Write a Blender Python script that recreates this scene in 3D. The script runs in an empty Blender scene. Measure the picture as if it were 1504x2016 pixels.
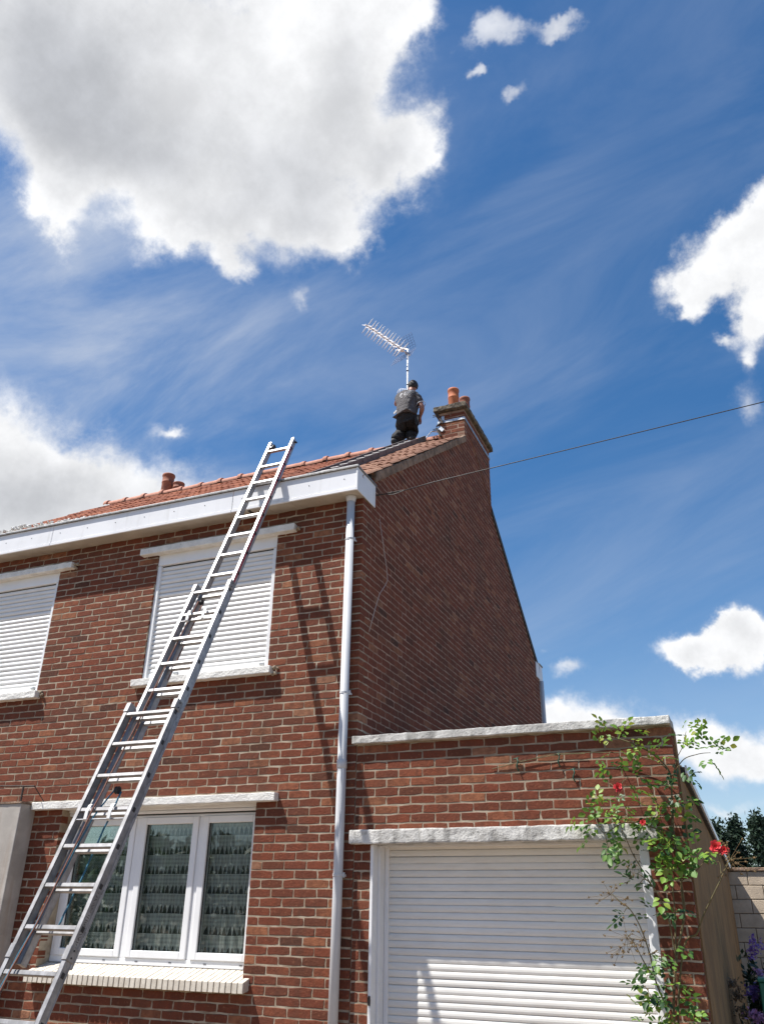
import bpy, bmesh, math, random
import numpy as np
from mathutils import Vector, Matrix, noise
from mathutils.bvhtree import BVHTree
rad = math.radians
scene = bpy.context.scene
COL = scene.collection
rng = random.Random(7)

# ------------------------------------------------------------------ camera
CAM = Vector((3.2925, -7.17, 1.65))
RIGHT = Vector((0.92190, 0.38714, 0.01472)); UP = Vector((0.15781, -0.40995, 0.89835)); FWD = Vector((-0.35382, 0.82587, 0.43903))
cam_d = bpy.data.cameras.new('camera'); cam = bpy.data.objects.new('camera', cam_d); COL.objects.link(cam)
cam.matrix_world = Matrix(((RIGHT.x, UP.x, -FWD.x, CAM.x), (RIGHT.y, UP.y, -FWD.y, CAM.y), (RIGHT.z, UP.z, -FWD.z, CAM.z), (0, 0, 0, 1)))
cam_d.sensor_fit = 'VERTICAL'; cam_d.sensor_height = 24.0; cam_d.lens = 1625.7 / 2016 * 24.0
cam_d.clip_start = 0.05; cam_d.clip_end = 3000
scene.camera = cam

# ------------------------------------------------------------------ sun, sky, exposure
SUN_TRAVEL = Vector((1.415, 1.0, -3.1)).normalized()
SUN_EL = math.asin(-SUN_TRAVEL.z); SUN_ROT = math.atan2(-SUN_TRAVEL.x, -SUN_TRAVEL.y)
sun_d = bpy.data.lights.new('sun', 'SUN'); sun_d.energy = 5.0; sun_d.angle = rad(0.53); sun_d.color = (1.0, 0.955, 0.89)
sun = bpy.data.objects.new('sun', sun_d); COL.objects.link(sun); sun.location = (-20, -14, 45)
sun.rotation_euler = SUN_TRAVEL.to_track_quat('-Z', 'Y').to_euler()
vs = scene.view_settings; vs.view_transform = 'Standard'; vs.look = 'None'; vs.gamma = 1.0; vs.use_curve_mapping = False
vs.exposure = 0.68
scene.cycles.max_bounces = 8; scene.cycles.transparent_max_bounces = 12; scene.cycles.diffuse_bounces = 3
SKY_STRENGTH = 0.089; SKY_SAT = 1.27

CLOUDS= [(-0.4281, 0.4195, 0.8005, 2.5258, -0.1973, 0.5253, 0.2247, 0.1515, 1.0),
    (-0.3741, 0.5604, 0.7389, 2.4292, -0.2178, 0.3436, 0.1358, 0.0848, 1.0),
    (-0.5254, 0.4593, 0.7163, 2.3692, 0.0014, 0.8538, 0.0974, 0.073, 0.9),
    (-0.3529, 0.6231, 0.698, 2.3456, -0.0665, 0.4504, 0.0495, 0.0349, 0.55),
    (-0.2119, 0.6027, 0.7693, 2.6337, -0.494, -0.3675, 0.037, 0.0246, 0.5),
    (-0.2564, 0.6084, 0.7511, 2.5532, -0.4442, -0.1733, 0.0454, 0.0318, 0.6),
    (-0.1957, 0.4989, 0.8443, 2.576, 0.0065, 0.3841, 0.0367, 0.0314, 0.45),
    (-0.2652, 0.5279, 0.8068, 2.5106, -0.0376, 0.4143, 0.0598, 0.0816, 0.75),
    (-0.5426, 0.3594, 0.7592, 2.4909, -0.304, 0.6112, 0.0809, 0.091, 1.0),
    (-0.5786, 0.4655, 0.6697, 2.3046, -0.0069, 0.887, 0.0326, 0.0217, 0.4),
    (-0.4531, 0.5629, 0.6913, 2.3448, -0.1491, 0.5336, 0.0514, 0.0286, 0.5),
    (-0.6894, 0.5899, 0.4204, 2.0051, -0.0434, 0.8429, 0.1464, 0.0958, 0.9),
    (-0.6093, 0.6729, 0.4194, 2.0049, 0.0763, 0.7711, 0.1175, 0.0558, 0.75),
    (-0.7406, 0.55, 0.3859, 1.9774, -0.2207, 0.8381, 0.1417, 0.1417, 1),
    (0.1033, 0.7482, 0.6554, 2.3014, -0.1894, -0.3043, 0.0561, 0.0374, 0.7),
    (0.0376, 0.7735, 0.6327, 2.256, 0.0158, -0.0356, 0.0389, 0.0233, 0.5),
    (0.1029, 0.7953, 0.5975, 2.2366, 0.2564, 0.0679, 0.038, 0.0489, 0.65),
    (0.0827, 0.8587, 0.5058, 2.1152, 0.217, 0.0336, 0.02, 0.0333, 0.27),
    (0.0905, 0.8263, 0.5559, 2.1796, 0.2371, 0.0532, 0.0132, 0.0187, 0.26),
    (0.0596, 0.8098, 0.5837, 2.2126, 0.2236, 0.0908, 0.0189, 0.0089, 0.25),
    (0.021, 0.7869, 0.6168, 2.2521, 0.2037, 0.1358, 0.0124, 0.0157, 0.3),
    (-0.0098, 0.9593, 0.2821, 1.8631, -0.2058, -0.0512, 0.0594, 0.0226, 0.6),
    (-0.0488, 0.9606, 0.2736, 1.8488, 0.0804, 0.0737, 0.0344, 0.0195, 0.5),
    (0.0208, 0.9564, 0.2913, 1.8669, -0.058, -0.0394, 0.0252, 0.0157, 0.5),
    (-0.1695, 0.9478, 0.2701, 1.8447, -0.0565, 0.1611, 0.0248, 0.0142, 0.38),
    (-0.1572, 0.9642, 0.2137, 1.7863, 0.0357, 0.1694, 0.064, 0.0291, 0.6),
    (-0.1995, 0.9566, 0.2123, 1.7848, 0.026, 0.2113, 0.0352, 0.0235, 0.5),
    (-0.0419, 0.9825, 0.1815, 1.7536, 0.0509, 0.0521, 0.0418, 0.0267, 0.6),
    (0.0075, 0.9857, 0.1684, 1.7403, 0.0556, 0.0019, 0.0599, 0.03, 0.65),
    (-0.0068, 0.9896, 0.1434, 1.7148, 0.0428, 0.0131, 0.0543, 0.0244, 0.55),
    (0.0368, 0.9676, 0.2499, 1.8245, 0.097, -0.0129, 0.0165, 0.0121, 0.35),
    (-0.0627, 0.5594, 0.8265, 2.5445, 0.0313, 0.1577, 0.0219, 0.0094, 0.22),
    (-0.1114, 0.5514, 0.8268, 2.5758, -0.2034, -0.1086, 0.0222, 0.0179, 0.19),
    (-0.0942, 0.6036, 0.7917, 2.5125, -0.2045, -0.1174, 0.0162, 0.0119, 0.18),
    (-0.4406, 0.6006, 0.6672, 2.432, -0.4961, 0.1268, 0.0174, 0.0174, 0.24),
    (-0.4015, 0.6559, 0.6392, 2.3182, -0.3468, 0.2441, 0.0166, 0.0107, 0.2),
    (-0.5489, 0.6705, 0.4991, 2.0934, 0.0126, 0.6933, 0.0262, 0.0083, 0.24),
    (-0.1316, 0.58, 0.8039, 2.5088, 0.0784, 0.3294, 0.0119, 0.0076, 0.18),
    (-0.1668, 0.9823, 0.0848, 1.6557, 0.0047, 0.1686, 0.0335, 0.0112, 0.3),
    (-0.0193, 0.995, 0.0981, 1.6691, 0.0231, 0.0216, 0.0322, 0.0118, 0.3),
    (-0.1896, 0.9378, 0.2907, 1.866, 0.0421, 0.2123, 0.0083, 0.0048, 0.22)]

def build_world():
    w = bpy.data.worlds.new('World'); scene.world = w; w.use_nodes = True
    nt = w.node_tree; nt.nodes.clear(); N = nt.nodes.new; L = nt.links.new
    def math_(op, a, b=None, c=None, clamp=False):
        n = N('ShaderNodeMath'); n.operation = op; n.use_clamp = clamp
        for i, v in enumerate((a, b, c)):
            if v is None: continue
            if isinstance(v, (int, float)): n.inputs[i].default_value = v
            else: L(v, n.inputs[i])
        return n.outputs[0]
    def rng_(v, lo, hi, a=0.0, b=1.0, smooth=True):
        n = N('ShaderNodeMapRange'); n.interpolation_type = 'SMOOTHSTEP' if smooth else 'LINEAR'
        L(v, n.inputs[0]); n.inputs[1].default_value = lo; n.inputs[2].default_value = hi; n.inputs[3].default_value = a; n.inputs[4].default_value = b
        return n.outputs[0]
    def mix_(f, a, b):
        n = N('ShaderNodeMix'); n.data_type = 'RGBA'
        if isinstance(f, float): n.inputs[0].default_value = f
        else: L(f, n.inputs[0])
        for k, v in ((6, a), (7, b)):
            if isinstance(v, tuple): n.inputs[k].default_value = (*v, 1)
            else: L(v, n.inputs[k])
        return n.outputs[2]
    def noise_(vec, scale, detail, rough, dist=0.0):
        n = N('ShaderNodeTexNoise'); L(vec, n.inputs['Vector']); n.inputs['Scale'].default_value = scale
        n.inputs['Detail'].default_value = detail; n.inputs['Roughness'].default_value = rough; n.inputs['Distortion'].default_value = dist
        return n.outputs
    tc = N('ShaderNodeTexCoord').outputs['Generated']
    sky = N('ShaderNodeTexSky'); sky.sky_type = 'NISHITA'; sky.sun_disc = False
    sky.sun_elevation = SUN_EL; sky.sun_rotation = SUN_ROT; sky.altitude = 60; sky.air_density = 1.0; sky.dust_density = 0.6; sky.ozone_density = 3.2
    # warp the direction with noise so that the cloud outlines billow
    wn = noise_(tc, 6.0, 6.0, 0.6)
    sub = N('ShaderNodeVectorMath'); sub.operation = 'SUBTRACT'; L(wn[1], sub.inputs[0]); sub.inputs[1].default_value = (0.5, 0.5, 0.5)
    mad = N('ShaderNodeVectorMath'); mad.operation = 'MULTIPLY_ADD'; L(sub.outputs[0], mad.inputs[0]); mad.inputs[1].default_value = (0.14, 0.14, 0.14); L(tc, mad.inputs[2])
    field = None; thick = None                                          # each cloud is a soft ellipsoid; their sum is the cover
    for (cx, cy, cz, ex, ey, ez, r1, r2, wgt) in CLOUDS:
        m = N('ShaderNodeMapping'); m.vector_type = 'TEXTURE'; L(mad.outputs[0], m.inputs[0])
        m.inputs['Location'].default_value = (cx, cy, cz); m.inputs['Rotation'].default_value = (ex, ey, ez); m.inputs['Scale'].default_value = (r1, r2, r1 * 2)
        ln = N('ShaderNodeVectorMath'); ln.operation = 'DOT_PRODUCT'; L(m.outputs[0], ln.inputs[0]); L(m.outputs[0], ln.inputs[1])
        v = math_('EXPONENT', math_('MULTIPLY', ln.outputs['Value'], -1.2))
        if field is None: field, thick = v, math_('MULTIPLY', v, wgt)
        else: field = math_('ADD', field, v); thick = math_('MULTIPLY_ADD', v, wgt, thick)
    fb = noise_(tc, 9.0, 9.0, 0.66)[0]
    hf = noise_(tc, 34.0, 6.0, 0.68)[0]
    lowf = noise_(tc, 3.6, 3.0, 0.5)[0]
    crisp = noise_(tc, 5.0, 2.0, 0.5)[0]
    soft = math_('MULTIPLY', rng_(thick, 0.15, 0.9, 1.05, 0.75), rng_(crisp, 0.38, 0.62, 0.55, 1.25))
    edge = math_('ADD', math_('SUBTRACT', field, 0.34), math_('ADD', math_('MULTIPLY', math_('SUBTRACT', fb, 0.5), 1.05), math_('MULTIPLY', math_('SUBTRACT', hf, 0.5), 0.85)))
    nrm = math_('DIVIDE', math_('ADD', edge, 0.14), soft)
    cov = math_('MULTIPLY', rng_(nrm, 0.0, 1.0), rng_(field, 0.04, 0.26))
    cov = math_('MULTIPLY', cov, rng_(thick, 0.05, 0.42, 0.34, 1.0))
    # shade of the cloud: sunward side of each billow bright, soft grey where it is thick
    off = N('ShaderNodeVectorMath'); off.operation = 'ADD'; L(tc, off.inputs[0]); off.inputs[1].default_value = (-0.012, -0.008, 0.026)
    fb2 = noise_(off.outputs[0], 9.0, 5.0, 0.6)[0]
    relief = math_('MULTIPLY', math_('SUBTRACT', fb, fb2), 1.5)
    body = math_('ADD', thick, math_('MULTIPLY', math_('SUBTRACT', lowf, 0.5), 2.4))
    grey = rng_(body, 0.45, 2.15)
    cl = mix_(grey, (0.62, 0.625, 0.635), (0.345, 0.356, 0.38))
    clp = N('ShaderNodeVectorMath'); clp.operation = 'SCALE'; L(cl, clp.inputs[0]); L(rng_(relief, -0.35, 0.35, 0.88, 1.09), clp.inputs['Scale'])
    # high thin cirrus in long streaks, carried by a slanting wind
    mc = N('ShaderNodeMapping'); mc.vector_type = 'TEXTURE'; L(tc, mc.inputs[0]); mc.inputs['Rotation'].default_value = (-1.0730, -0.4042, 0.1942); mc.inputs['Scale'].default_value = (0.62, 0.13, 0.2)
    ci = noise_(mc.outputs[0], 1.0, 8.0, 0.6, 0.55)[0]
    patch = noise_(tc, 1.9, 2.0, 0.5)[0]
    sx = N('ShaderNodeSeparateXYZ'); L(tc, sx.inputs[0])
    west = rng_(sx.outputs[0], -0.62, -0.18, 1.0, 0.26)
    cir = math_('MULTIPLY', math_('MULTIPLY', rng_(ci, 0.30, 0.80), rng_(patch, 0.22, 0.60)), math_('MULTIPLY', west, 0.98))
    hs = N('ShaderNodeHueSaturation'); hs.inputs['Hue'].default_value = 0.499; L(rng_(sx.outputs[2], 0.03, 0.45, 0.98, SKY_SAT), hs.inputs['Saturation']); L(sky.outputs[0], hs.inputs['Color'])
    sk = N('ShaderNodeVectorMath'); sk.operation = 'SCALE'; L(hs.outputs[0], sk.inputs[0]); sk.inputs['Scale'].default_value = SKY_STRENGTH
    c1 = mix_(cir, sk.outputs[0], (0.34, 0.385, 0.47))
    c2 = mix_(cov, c1, clp.outputs[0])
    bg = N('ShaderNodeBackground'); L(c2, bg.inputs[0]); bg.inputs[1].default_value = 1.0
    out = N('ShaderNodeOutputWorld'); L(bg.outputs[0], out.inputs[0])
    try: w.cycles.sampling_method = 'MANUAL'; w.cycles.sample_map_resolution = 512
    except Exception: pass
build_world()

# ------------------------------------------------------------------ materials
def hexl(r, g, b): return tuple(((c / 255) / 12.92 if c <= 10 else ((c / 255 + 0.055) / 1.055) ** 2.4) for c in (r, g, b))

class NT:
    def __init__(s, name):
        s.m = bpy.data.materials.new(name); s.m.use_nodes = True; s.nt = s.m.node_tree
        s.b = s.nt.nodes['Principled BSDF']; s.out = s.nt.nodes['Material Output']
    def N(s, t): return s.nt.nodes.new(t)
    def L(s, a, b): s.nt.links.new(a, b)
    def pos(s):
        return s.N('ShaderNodeNewGeometry').outputs['Position']
    def noise(s, scale, detail=5, rough=0.55, vec=None, dist=0.0, out=0):
        n = s.N('ShaderNodeTexNoise'); s.L(vec or s.pos(), n.inputs['Vector'])
        n.inputs['Scale'].default_value = scale; n.inputs['Detail'].default_value = detail; n.inputs['Roughness'].default_value = rough; n.inputs['Distortion'].default_value = dist
        return n.outputs[out]
    def ramp(s, v, lo, hi, a=0.0, b=1.0):
        n = s.N('ShaderNodeMapRange'); n.interpolation_type = 'SMOOTHSTEP'; s.L(v, n.inputs[0])
        n.inputs[1].default_value = lo; n.inputs[2].default_value = hi; n.inputs[3].default_value = a; n.inputs[4].default_value = b
        return n.outputs[0]
    def mix(s, f, a, b, blend='MIX'):
        n = s.N('ShaderNodeMix'); n.data_type = 'RGBA'; n.blend_type = blend
        if isinstance(f, (int, float)): n.inputs[0].default_value = f
        else: s.L(f, n.inputs[0])
        for k, v in ((6, a), (7, b)):
            if isinstance(v, tuple): n.inputs[k].default_value = (*v[:3], 1)
            else: s.L(v, n.inputs[k])
        return n.outputs[2]
    def math(s, op, a, b=None, c=None):
        n = s.N('ShaderNodeMath'); n.operation = op
        for i, v in enumerate((a, b, c)):
            if v is None: continue
            if isinstance(v, (int, float)): n.inputs[i].default_value = v
            else: s.L(v, n.inputs[i])
        return n.outputs[0]
    def bump(s, h, strength, dist=0.01):
        n = s.N('ShaderNodeBump'); s.L(h, n.inputs['Height']); n.inputs['Strength'].default_value = strength; n.inputs['Distance'].default_value = dist
        s.L(n.outputs[0], s.b.inputs['Normal'])
    def scaled(s, sc):
        n = s.N('ShaderNodeMapping'); s.L(s.pos(), n.inputs[0]); n.inputs['Scale'].default_value = sc; return n.outputs[0]

def mat(name, c1, c2=None, rough=0.6, scale=12, detail=6, lo=0.35, hi=0.65, bump=0.0, bscale=90, bdist=0.01, metal=0.0, stains=(), spec=0.5, streak=None):
    t = NT(name)
    col = c1
    if c2 is not None: col = t.mix(t.ramp(t.noise(scale, detail), lo, hi), c1, c2)
    for (sc, slo, shi, amt, scol) in stains:
        f = t.ramp(t.noise(sc, 8, 0.65), slo, shi, 0.0, amt); col = t.mix(f, col, scol)
    if streak:
        f = t.ramp(t.noise(1.0, 6, 0.6, vec=t.scaled(streak[0])), streak[1], streak[2], 0, streak[3]); col = t.mix(f, col, streak[4])
    if isinstance(col, tuple): t.b.inputs['Base Color'].default_value = (*col, 1)
    else: t.L(col, t.b.inputs['Base Color'])
    t.b.inputs['Roughness'].default_value = rough; t.b.inputs['Metallic'].default_value = metal; t.b.inputs['Specular IOR Level'].default_value = spec
    if bump: t.bump(t.noise(bscale, 7, 0.6), bump, bdist)
    return t.m

def brick_mat(name, use_attr):
    t = NT(name)
    if use_attr:
        a = t.N('ShaderNodeAttribute'); a.attribute_name = 'rnd'; r = a.outputs['Fac']
    else: r = t.N('ShaderNodeObjectInfo').outputs['Random']
    cr = t.N('ShaderNodeValToRGB'); t.L(r, cr.inputs[0]); e = cr.color_ramp.elements
    stops = [(0.0, (0.052, 0.024, 0.017)), (0.03, (0.112, 0.037, 0.020)), (0.12, (0.138, 0.040, 0.022)), (0.40, (0.168, 0.046, 0.024)), (0.70, (0.190, 0.053, 0.027)), (0.90, (0.225, 0.070, 0.035)), (0.97, (0.300, 0.122, 0.060)), (1.0, (0.31, 0.155, 0.09))]
    e[0].position, e[0].color = stops[0][0], (*stops[0][1], 1); e[1].position, e[1].color = stops[-1][0], (*stops[-1][1], 1)
    for p, c in stops[1:-1]: x = e.new(p); x.color = (*c, 1)
    col = t.mix(t.ramp(t.noise(16, 8, 0.62), 0.36, 0.72, 0.0, 0.72), cr.outputs[0], (0.115, 0.038, 0.022))
    col = t.mix(t.ramp(t.noise(38, 7, 0.6), 0.54, 0.74, 0.0, 0.6), col, (0.32, 0.135, 0.070))
    col = t.mix(t.ramp(t.noise(95, 6, 0.7), 0.62, 0.74, 0.0, 0.75), col, (0.04, 0.022, 0.02))        # pits and burnt flecks
    col = t.mix(t.ramp(t.noise(27, 9, 0.7), 0.66, 0.80, 0.0, 0.6), col, (0.50, 0.42, 0.34))          # lime smeared over the face
    col = t.mix(t.ramp(t.noise(1.3, 5, 0.6), 0.42, 0.72, 0.0, 0.55), col, (0.090, 0.042, 0.027))       # soot and damp
    col = t.mix(t.ramp(t.noise(1.0, 7, 0.62, vec=t.scaled((5.5, 5.5, 0.55))), 0.50, 0.74, 0.0, 0.5), col, (0.080, 0.037, 0.024))     # rain streaks
    col = t.mix(t.ramp(t.noise(2.6, 8, 0.7), 0.60, 0.78, 0.0, 0.32), col, (0.33, 0.20, 0.135))       # pale bloom of salts
    t.L(col, t.b.inputs['Base Color']); t.b.inputs['Roughness'].default_value = 0.88; t.b.inputs['Specular IOR Level'].default_value = 0.25
    h = t.math('ADD', t.noise(48, 8, 0.65), t.math('MULTIPLY', t.noise(15, 4, 0.6), 0.9)); t.bump(h, 0.75, 0.006)
    return t.m

M = {}
M['brick'] = brick_mat('brick_single', False); M['brick_attr'] = brick_mat('brick_mass', True)
M['mortar'] = mat('mortar', (0.44, 0.375, 0.285), (0.25, 0.195, 0.14), 0.95, 7, bump=0.6, bscale=130, bdist=0.005, stains=((0.9, 0.42, 0.66, 0.55, (0.22, 0.165, 0.115)), (40, 0.55, 0.75, 0.5, (0.18, 0.13, 0.10)),), spec=0.2)
M['mortar_gable'] = mat('mortar_gable', (0.38, 0.255, 0.19), (0.25, 0.16, 0.115), 0.95, 5, bump=0.5, bscale=120, bdist=0.005, spec=0.2)  # gable copy of the mortar, its colour warmed to offset the bluish shade
M['concrete_white'] = mat('whitewashed_concrete', (0.80, 0.79, 0.75), (0.68, 0.67, 0.635), 0.9, 9, bump=0.9, bscale=55, bdist=0.012,
    stains=((22, 0.60, 0.72, 0.45, (0.30, 0.285, 0.26)), (70, 0.60, 0.72, 0.6, (0.10, 0.10, 0.095)), (6, 0.55, 0.75, 0.35, (0.36, 0.34, 0.31))), spec=0.2)
M['concrete_weathered'] = mat('weathered_coping', (0.68, 0.67, 0.635), (0.42, 0.41, 0.385), 0.95, 5, bump=0.8, bscale=60, bdist=0.009,
    stains=((16, 0.53, 0.68, 0.6, (0.20, 0.195, 0.18)), (60, 0.56, 0.70, 0.7, (0.07, 0.07, 0.065))), streak=((9, 9, 1.6), 0.5, 0.7, 0.6, (0.17, 0.165, 0.15)), spec=0.2)
M['verge'] = mat('verge_cement', (0.34, 0.235, 0.17), (0.18, 0.125, 0.092), 0.95, 9, bump=1.0, bscale=40, bdist=0.02, stains=((25, 0.52, 0.7, 0.7, (0.30, 0.25, 0.20)),), spec=0.15)
M['cap'] = mat('chimney_cap', (0.17, 0.145, 0.115), (0.085, 0.075, 0.062), 0.95, 12, bump=1.0, bscale=35, bdist=0.02, stains=((9, 0.50, 0.68, 0.7, (0.36, 0.30, 0.19)), (30, 0.55, 0.7, 0.5, (0.05, 0.05, 0.045))), spec=0.15)
M['render'] = mat('cement_render', (0.27, 0.17, 0.085), (0.20, 0.13, 0.07), 0.95, 3, bump=0.7, bscale=70, bdist=0.01, stains=((2.2, 0.45, 0.7, 0.35, (0.36, 0.23, 0.10)), (45, 0.58, 0.72, 0.6, (0.10, 0.085, 0.065))), spec=0.15)
M['porch'] = mat('porch_render', (0.46, 0.43, 0.395), (0.36, 0.335, 0.305), 0.9, 4, bump=0.5, bscale=90, bdist=0.006, streak=((7, 7, 0.7), 0.5, 0.72, 0.55, (0.30, 0.22, 0.16)), spec=0.2)
M['pvc'] = mat('white_pvc', (0.80, 0.805, 0.81), (0.76, 0.765, 0.77), 0.38, 3, stains=((5, 0.55, 0.8, 0.22, (0.55, 0.53, 0.49)),))
M['slat'] = mat('white_shutter_slat', (0.80, 0.80, 0.795), (0.745, 0.745, 0.735), 0.42, 2.5, stains=((30, 0.62, 0.75, 0.18, (0.5, 0.49, 0.46)),))
M['door_slat'] = mat('garage_slat', (0.78, 0.77, 0.735), (0.73, 0.72, 0.685), 0.45, 2.0, stains=((50, 0.66, 0.75, 0.3, (0.4, 0.38, 0.34)),))
for _n in ('slat', 'door_slat'):
    _t = NT.__new__(NT); _t.m = M[_n]; _t.nt = M[_n].node_tree; _t.b = _t.nt.nodes['Principled BSDF']; _t.out = _t.nt.nodes['Material Output']
    _src = _t.b.inputs['Base Color'].links[0].from_socket; _r = _t.N('ShaderNodeObjectInfo').outputs['Random']
    _dust = _t.ramp(_t.noise(1.0, 5, 0.6, vec=_t.scaled((7, 7, 60))), 0.45, 0.75, 0.0, 0.30)
    _c = _t.mix(_t.math('MULTIPLY', _r, 0.22), _src, (0.60, 0.585, 0.55)); _t.L(_t.mix(_dust, _c, (0.55, 0.53, 0.49)), _t.b.inputs['Base Color'])
M['fascia'] = mat('fascia_board', (0.80, 0.805, 0.82), (0.74, 0.745, 0.76), 0.4, 2, stains=((3, 0.55, 0.8, 0.25, (0.52, 0.51, 0.50)),), streak=((9, 9, 0.7), 0.55, 0.78, 0.42, (0.50, 0.49, 0.46)))
M['soffit'] = mat('soffit_board', (0.50, 0.455, 0.39), (0.42, 0.38, 0.325), 0.5, 5, stains=((20, 0.6, 0.72, 0.5, (0.35, 0.31, 0.26)),))
M['gutter_metal'] = mat('gutter_zinc', (0.16, 0.15, 0.14), (0.30, 0.29, 0.28), 0.55, 30, metal=0.4)
M['gutter_lip'] = mat('gutter_lip_paint', (0.74, 0.74, 0.73), (0.55, 0.54, 0.52), 0.55, 14)
M['flaky'] = mat('flaking_sealant', (0.80, 0.79, 0.77), (0.55, 0.53, 0.48), 0.85, 40, bump=1.0, bscale=60, bdist=0.02)
M['pipe'] = mat('downpipe_pvc', (0.58, 0.59, 0.605), (0.53, 0.54, 0.555), 0.6, 3, stains=((9, 0.6, 0.8, 0.25, (0.5, 0.49, 0.48)),))
M['dark_gap'] = mat('dark_gasket', (0.03, 0.03, 0.03), rough=0.8)
M['steel_band'] = mat('galvanised_band', (0.55, 0.56, 0.57), (0.38, 0.39, 0.40), 0.45, 25, metal=0.7)
M['rust'] = mat('rusty_iron', (0.035, 0.030, 0.028), (0.075, 0.05, 0.038), 0.8, 40, bump=0.4, bscale=200)
M['cream_brick'] = mat('cream_glazed_brick', (0.68, 0.63, 0.54), (0.55, 0.50, 0.42), 0.55, 14, stains=((60, 0.6, 0.72, 0.5, (0.35, 0.30, 0.24)),), bump=0.25, bscale=150)
M['sill_joint'] = mat('sill_joint', (0.27, 0.21, 0.155), (0.19, 0.15, 0.11), 0.95, 20)
M['alu'] = mat('ladder_aluminium', (0.46, 0.46, 0.47), (0.34, 0.34, 0.35), 0.5, 22, metal=0.75, stains=((50, 0.58, 0.72, 0.45, (0.30, 0.29, 0.28)),), streak=((60, 60, 3), 0.5, 0.7, 0.4, (0.42, 0.41, 0.40)))
M['alu_old'] = mat('ladder_worn_aluminium', (0.36, 0.355, 0.36), (0.25, 0.245, 0.245), 0.55, 14, metal=0.7, stains=((35, 0.55, 0.7, 0.5, (0.16, 0.15, 0.14)),), streak=((50, 50, 3), 0.48, 0.7, 0.5, (0.25, 0.24, 0.23)))
M['roof_ladder'] = mat('roof_ladder_metal', (0.17, 0.155, 0.15), (0.11, 0.10, 0.097), 0.6, 20, metal=0.3)
M['red_stripe'] = mat('red_stripe', (0.36, 0.025, 0.05), (0.28, 0.02, 0.04), 0.5, 30)
M['black'] = mat('black_plastic', (0.018, 0.018, 0.019), rough=0.5)
M['rope_brown'] = mat('brown_rope', (0.24, 0.11, 0.075), (0.13, 0.06, 0.045), 0.9, 160)
M['rope_blue'] = mat('blue_rope', (0.045, 0.19, 0.27), (0.03, 0.10, 0.16), 0.9, 160)
M['cable'] = mat('black_cable', (0.02, 0.02, 0.022), rough=0.5)
M['cable_pale'] = mat('pale_cable', (0.42, 0.36, 0.32), rough=0.6)
M['pot'] = mat('terracotta', (0.52, 0.165, 0.062), (0.40, 0.115, 0.045), 0.75, 8, stains=((14, 0.6, 0.75, 0.5, (0.42, 0.26, 0.18)),), bump=0.2, bscale=120)
M['pot_old'] = mat('terracotta_sooty', (0.34, 0.12, 0.065), (0.20, 0.075, 0.048), 0.8, 9, bump=0.2, bscale=120)
M['skin'] = mat('skin', (0.36, 0.165, 0.105), (0.30, 0.13, 0.085), 0.55, 30)
M['hair'] = mat('hair', (0.012, 0.010, 0.009), (0.025, 0.02, 0.017), 0.6, 120, bump=0.5, bscale=300)
M['shirt'] = mat('charcoal_tshirt', (0.105, 0.098, 0.102), (0.070, 0.066, 0.069), 0.9, 16, bump=0.8, bscale=26, bdist=0.03)
M['trousers'] = mat('black_work_trousers', (0.012, 0.012, 0.014), (0.022, 0.021, 0.022), 0.85, 14, bump=0.9, bscale=22, bdist=0.035)
M['boot'] = mat('black_boot', (0.014, 0.013, 0.013), (0.028, 0.026, 0.024), 0.6, 40)
M['print'] = mat('pale_shirt_print', (0.55, 0.55, 0.56), rough=0.8)
M['antenna'] = mat('antenna_aluminium', (0.93, 0.93, 0.94), (0.86, 0.86, 0.87), 0.3, 20)
M['wire_mesh'] = mat('reflector_wire', (0.10, 0.12, 0.20), rough=0.5, metal=0.5)
M['block'] = mat('concrete_block', (0.52, 0.43, 0.33), (0.43, 0.355, 0.275), 0.95, 6, bump=0.6, bscale=80, stains=((25, 0.6, 0.75, 0.4, (0.25, 0.20, 0.15)),), spec=0.15)
M['block_joint'] = mat('block_joint', (0.22, 0.17, 0.125), (0.15, 0.12, 0.09), 0.95, 20)
M['ground'] = mat('gravel_ground', (0.20, 0.155, 0.11), (0.14, 0.11, 0.08), 0.92, 6, bump=0.4, bscale=200)
M['drive'] = mat('paved_drive', (0.25, 0.18, 0.122), (0.195, 0.145, 0.10), 0.92, 3, bump=0.4, bscale=150)
M['bounce_sheet'] = mat('roof_bounce_sheet', (0.34, 0.265, 0.20), (0.25, 0.20, 0.15), 0.95, 40, bump=0.6, bscale=120)  # for the added sheet that throws warm light at the gable
M['felt'] = mat('roof_felt', (0.035, 0.034, 0.034), (0.06, 0.058, 0.055), 0.9, 20, bump=0.3)
M['interior'] = mat('interior_wall', (0.16, 0.15, 0.135), (0.12, 0.11, 0.10), 0.9, 5)
M['cane'] = mat('rose_cane', (0.13, 0.105, 0.045), (0.075, 0.065, 0.03), 0.8, 30, stains=((60, 0.55, 0.7, 0.6, (0.20, 0.15, 0.08)),))
M['wire_green'] = mat('green_tie', (0.02, 0.09, 0.06), rough=0.6)
M['seed'] = mat('dry_rose_head', (0.20, 0.135, 0.055), (0.09, 0.055, 0.025), 0.9, 90)
M['petal'] = mat('rose_petal', (0.55, 0.018, 0.028), (0.62, 0.05, 0.05), 0.55, 60)
M['teal_box'] = mat('teal_plastic', (0.02, 0.16, 0.10), (0.03, 0.20, 0.13), 0.4, 6)
M['trunk'] = mat('bark', (0.085, 0.065, 0.045), (0.05, 0.04, 0.03), 0.95, 20, bump=0.8, bscale=40)

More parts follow.
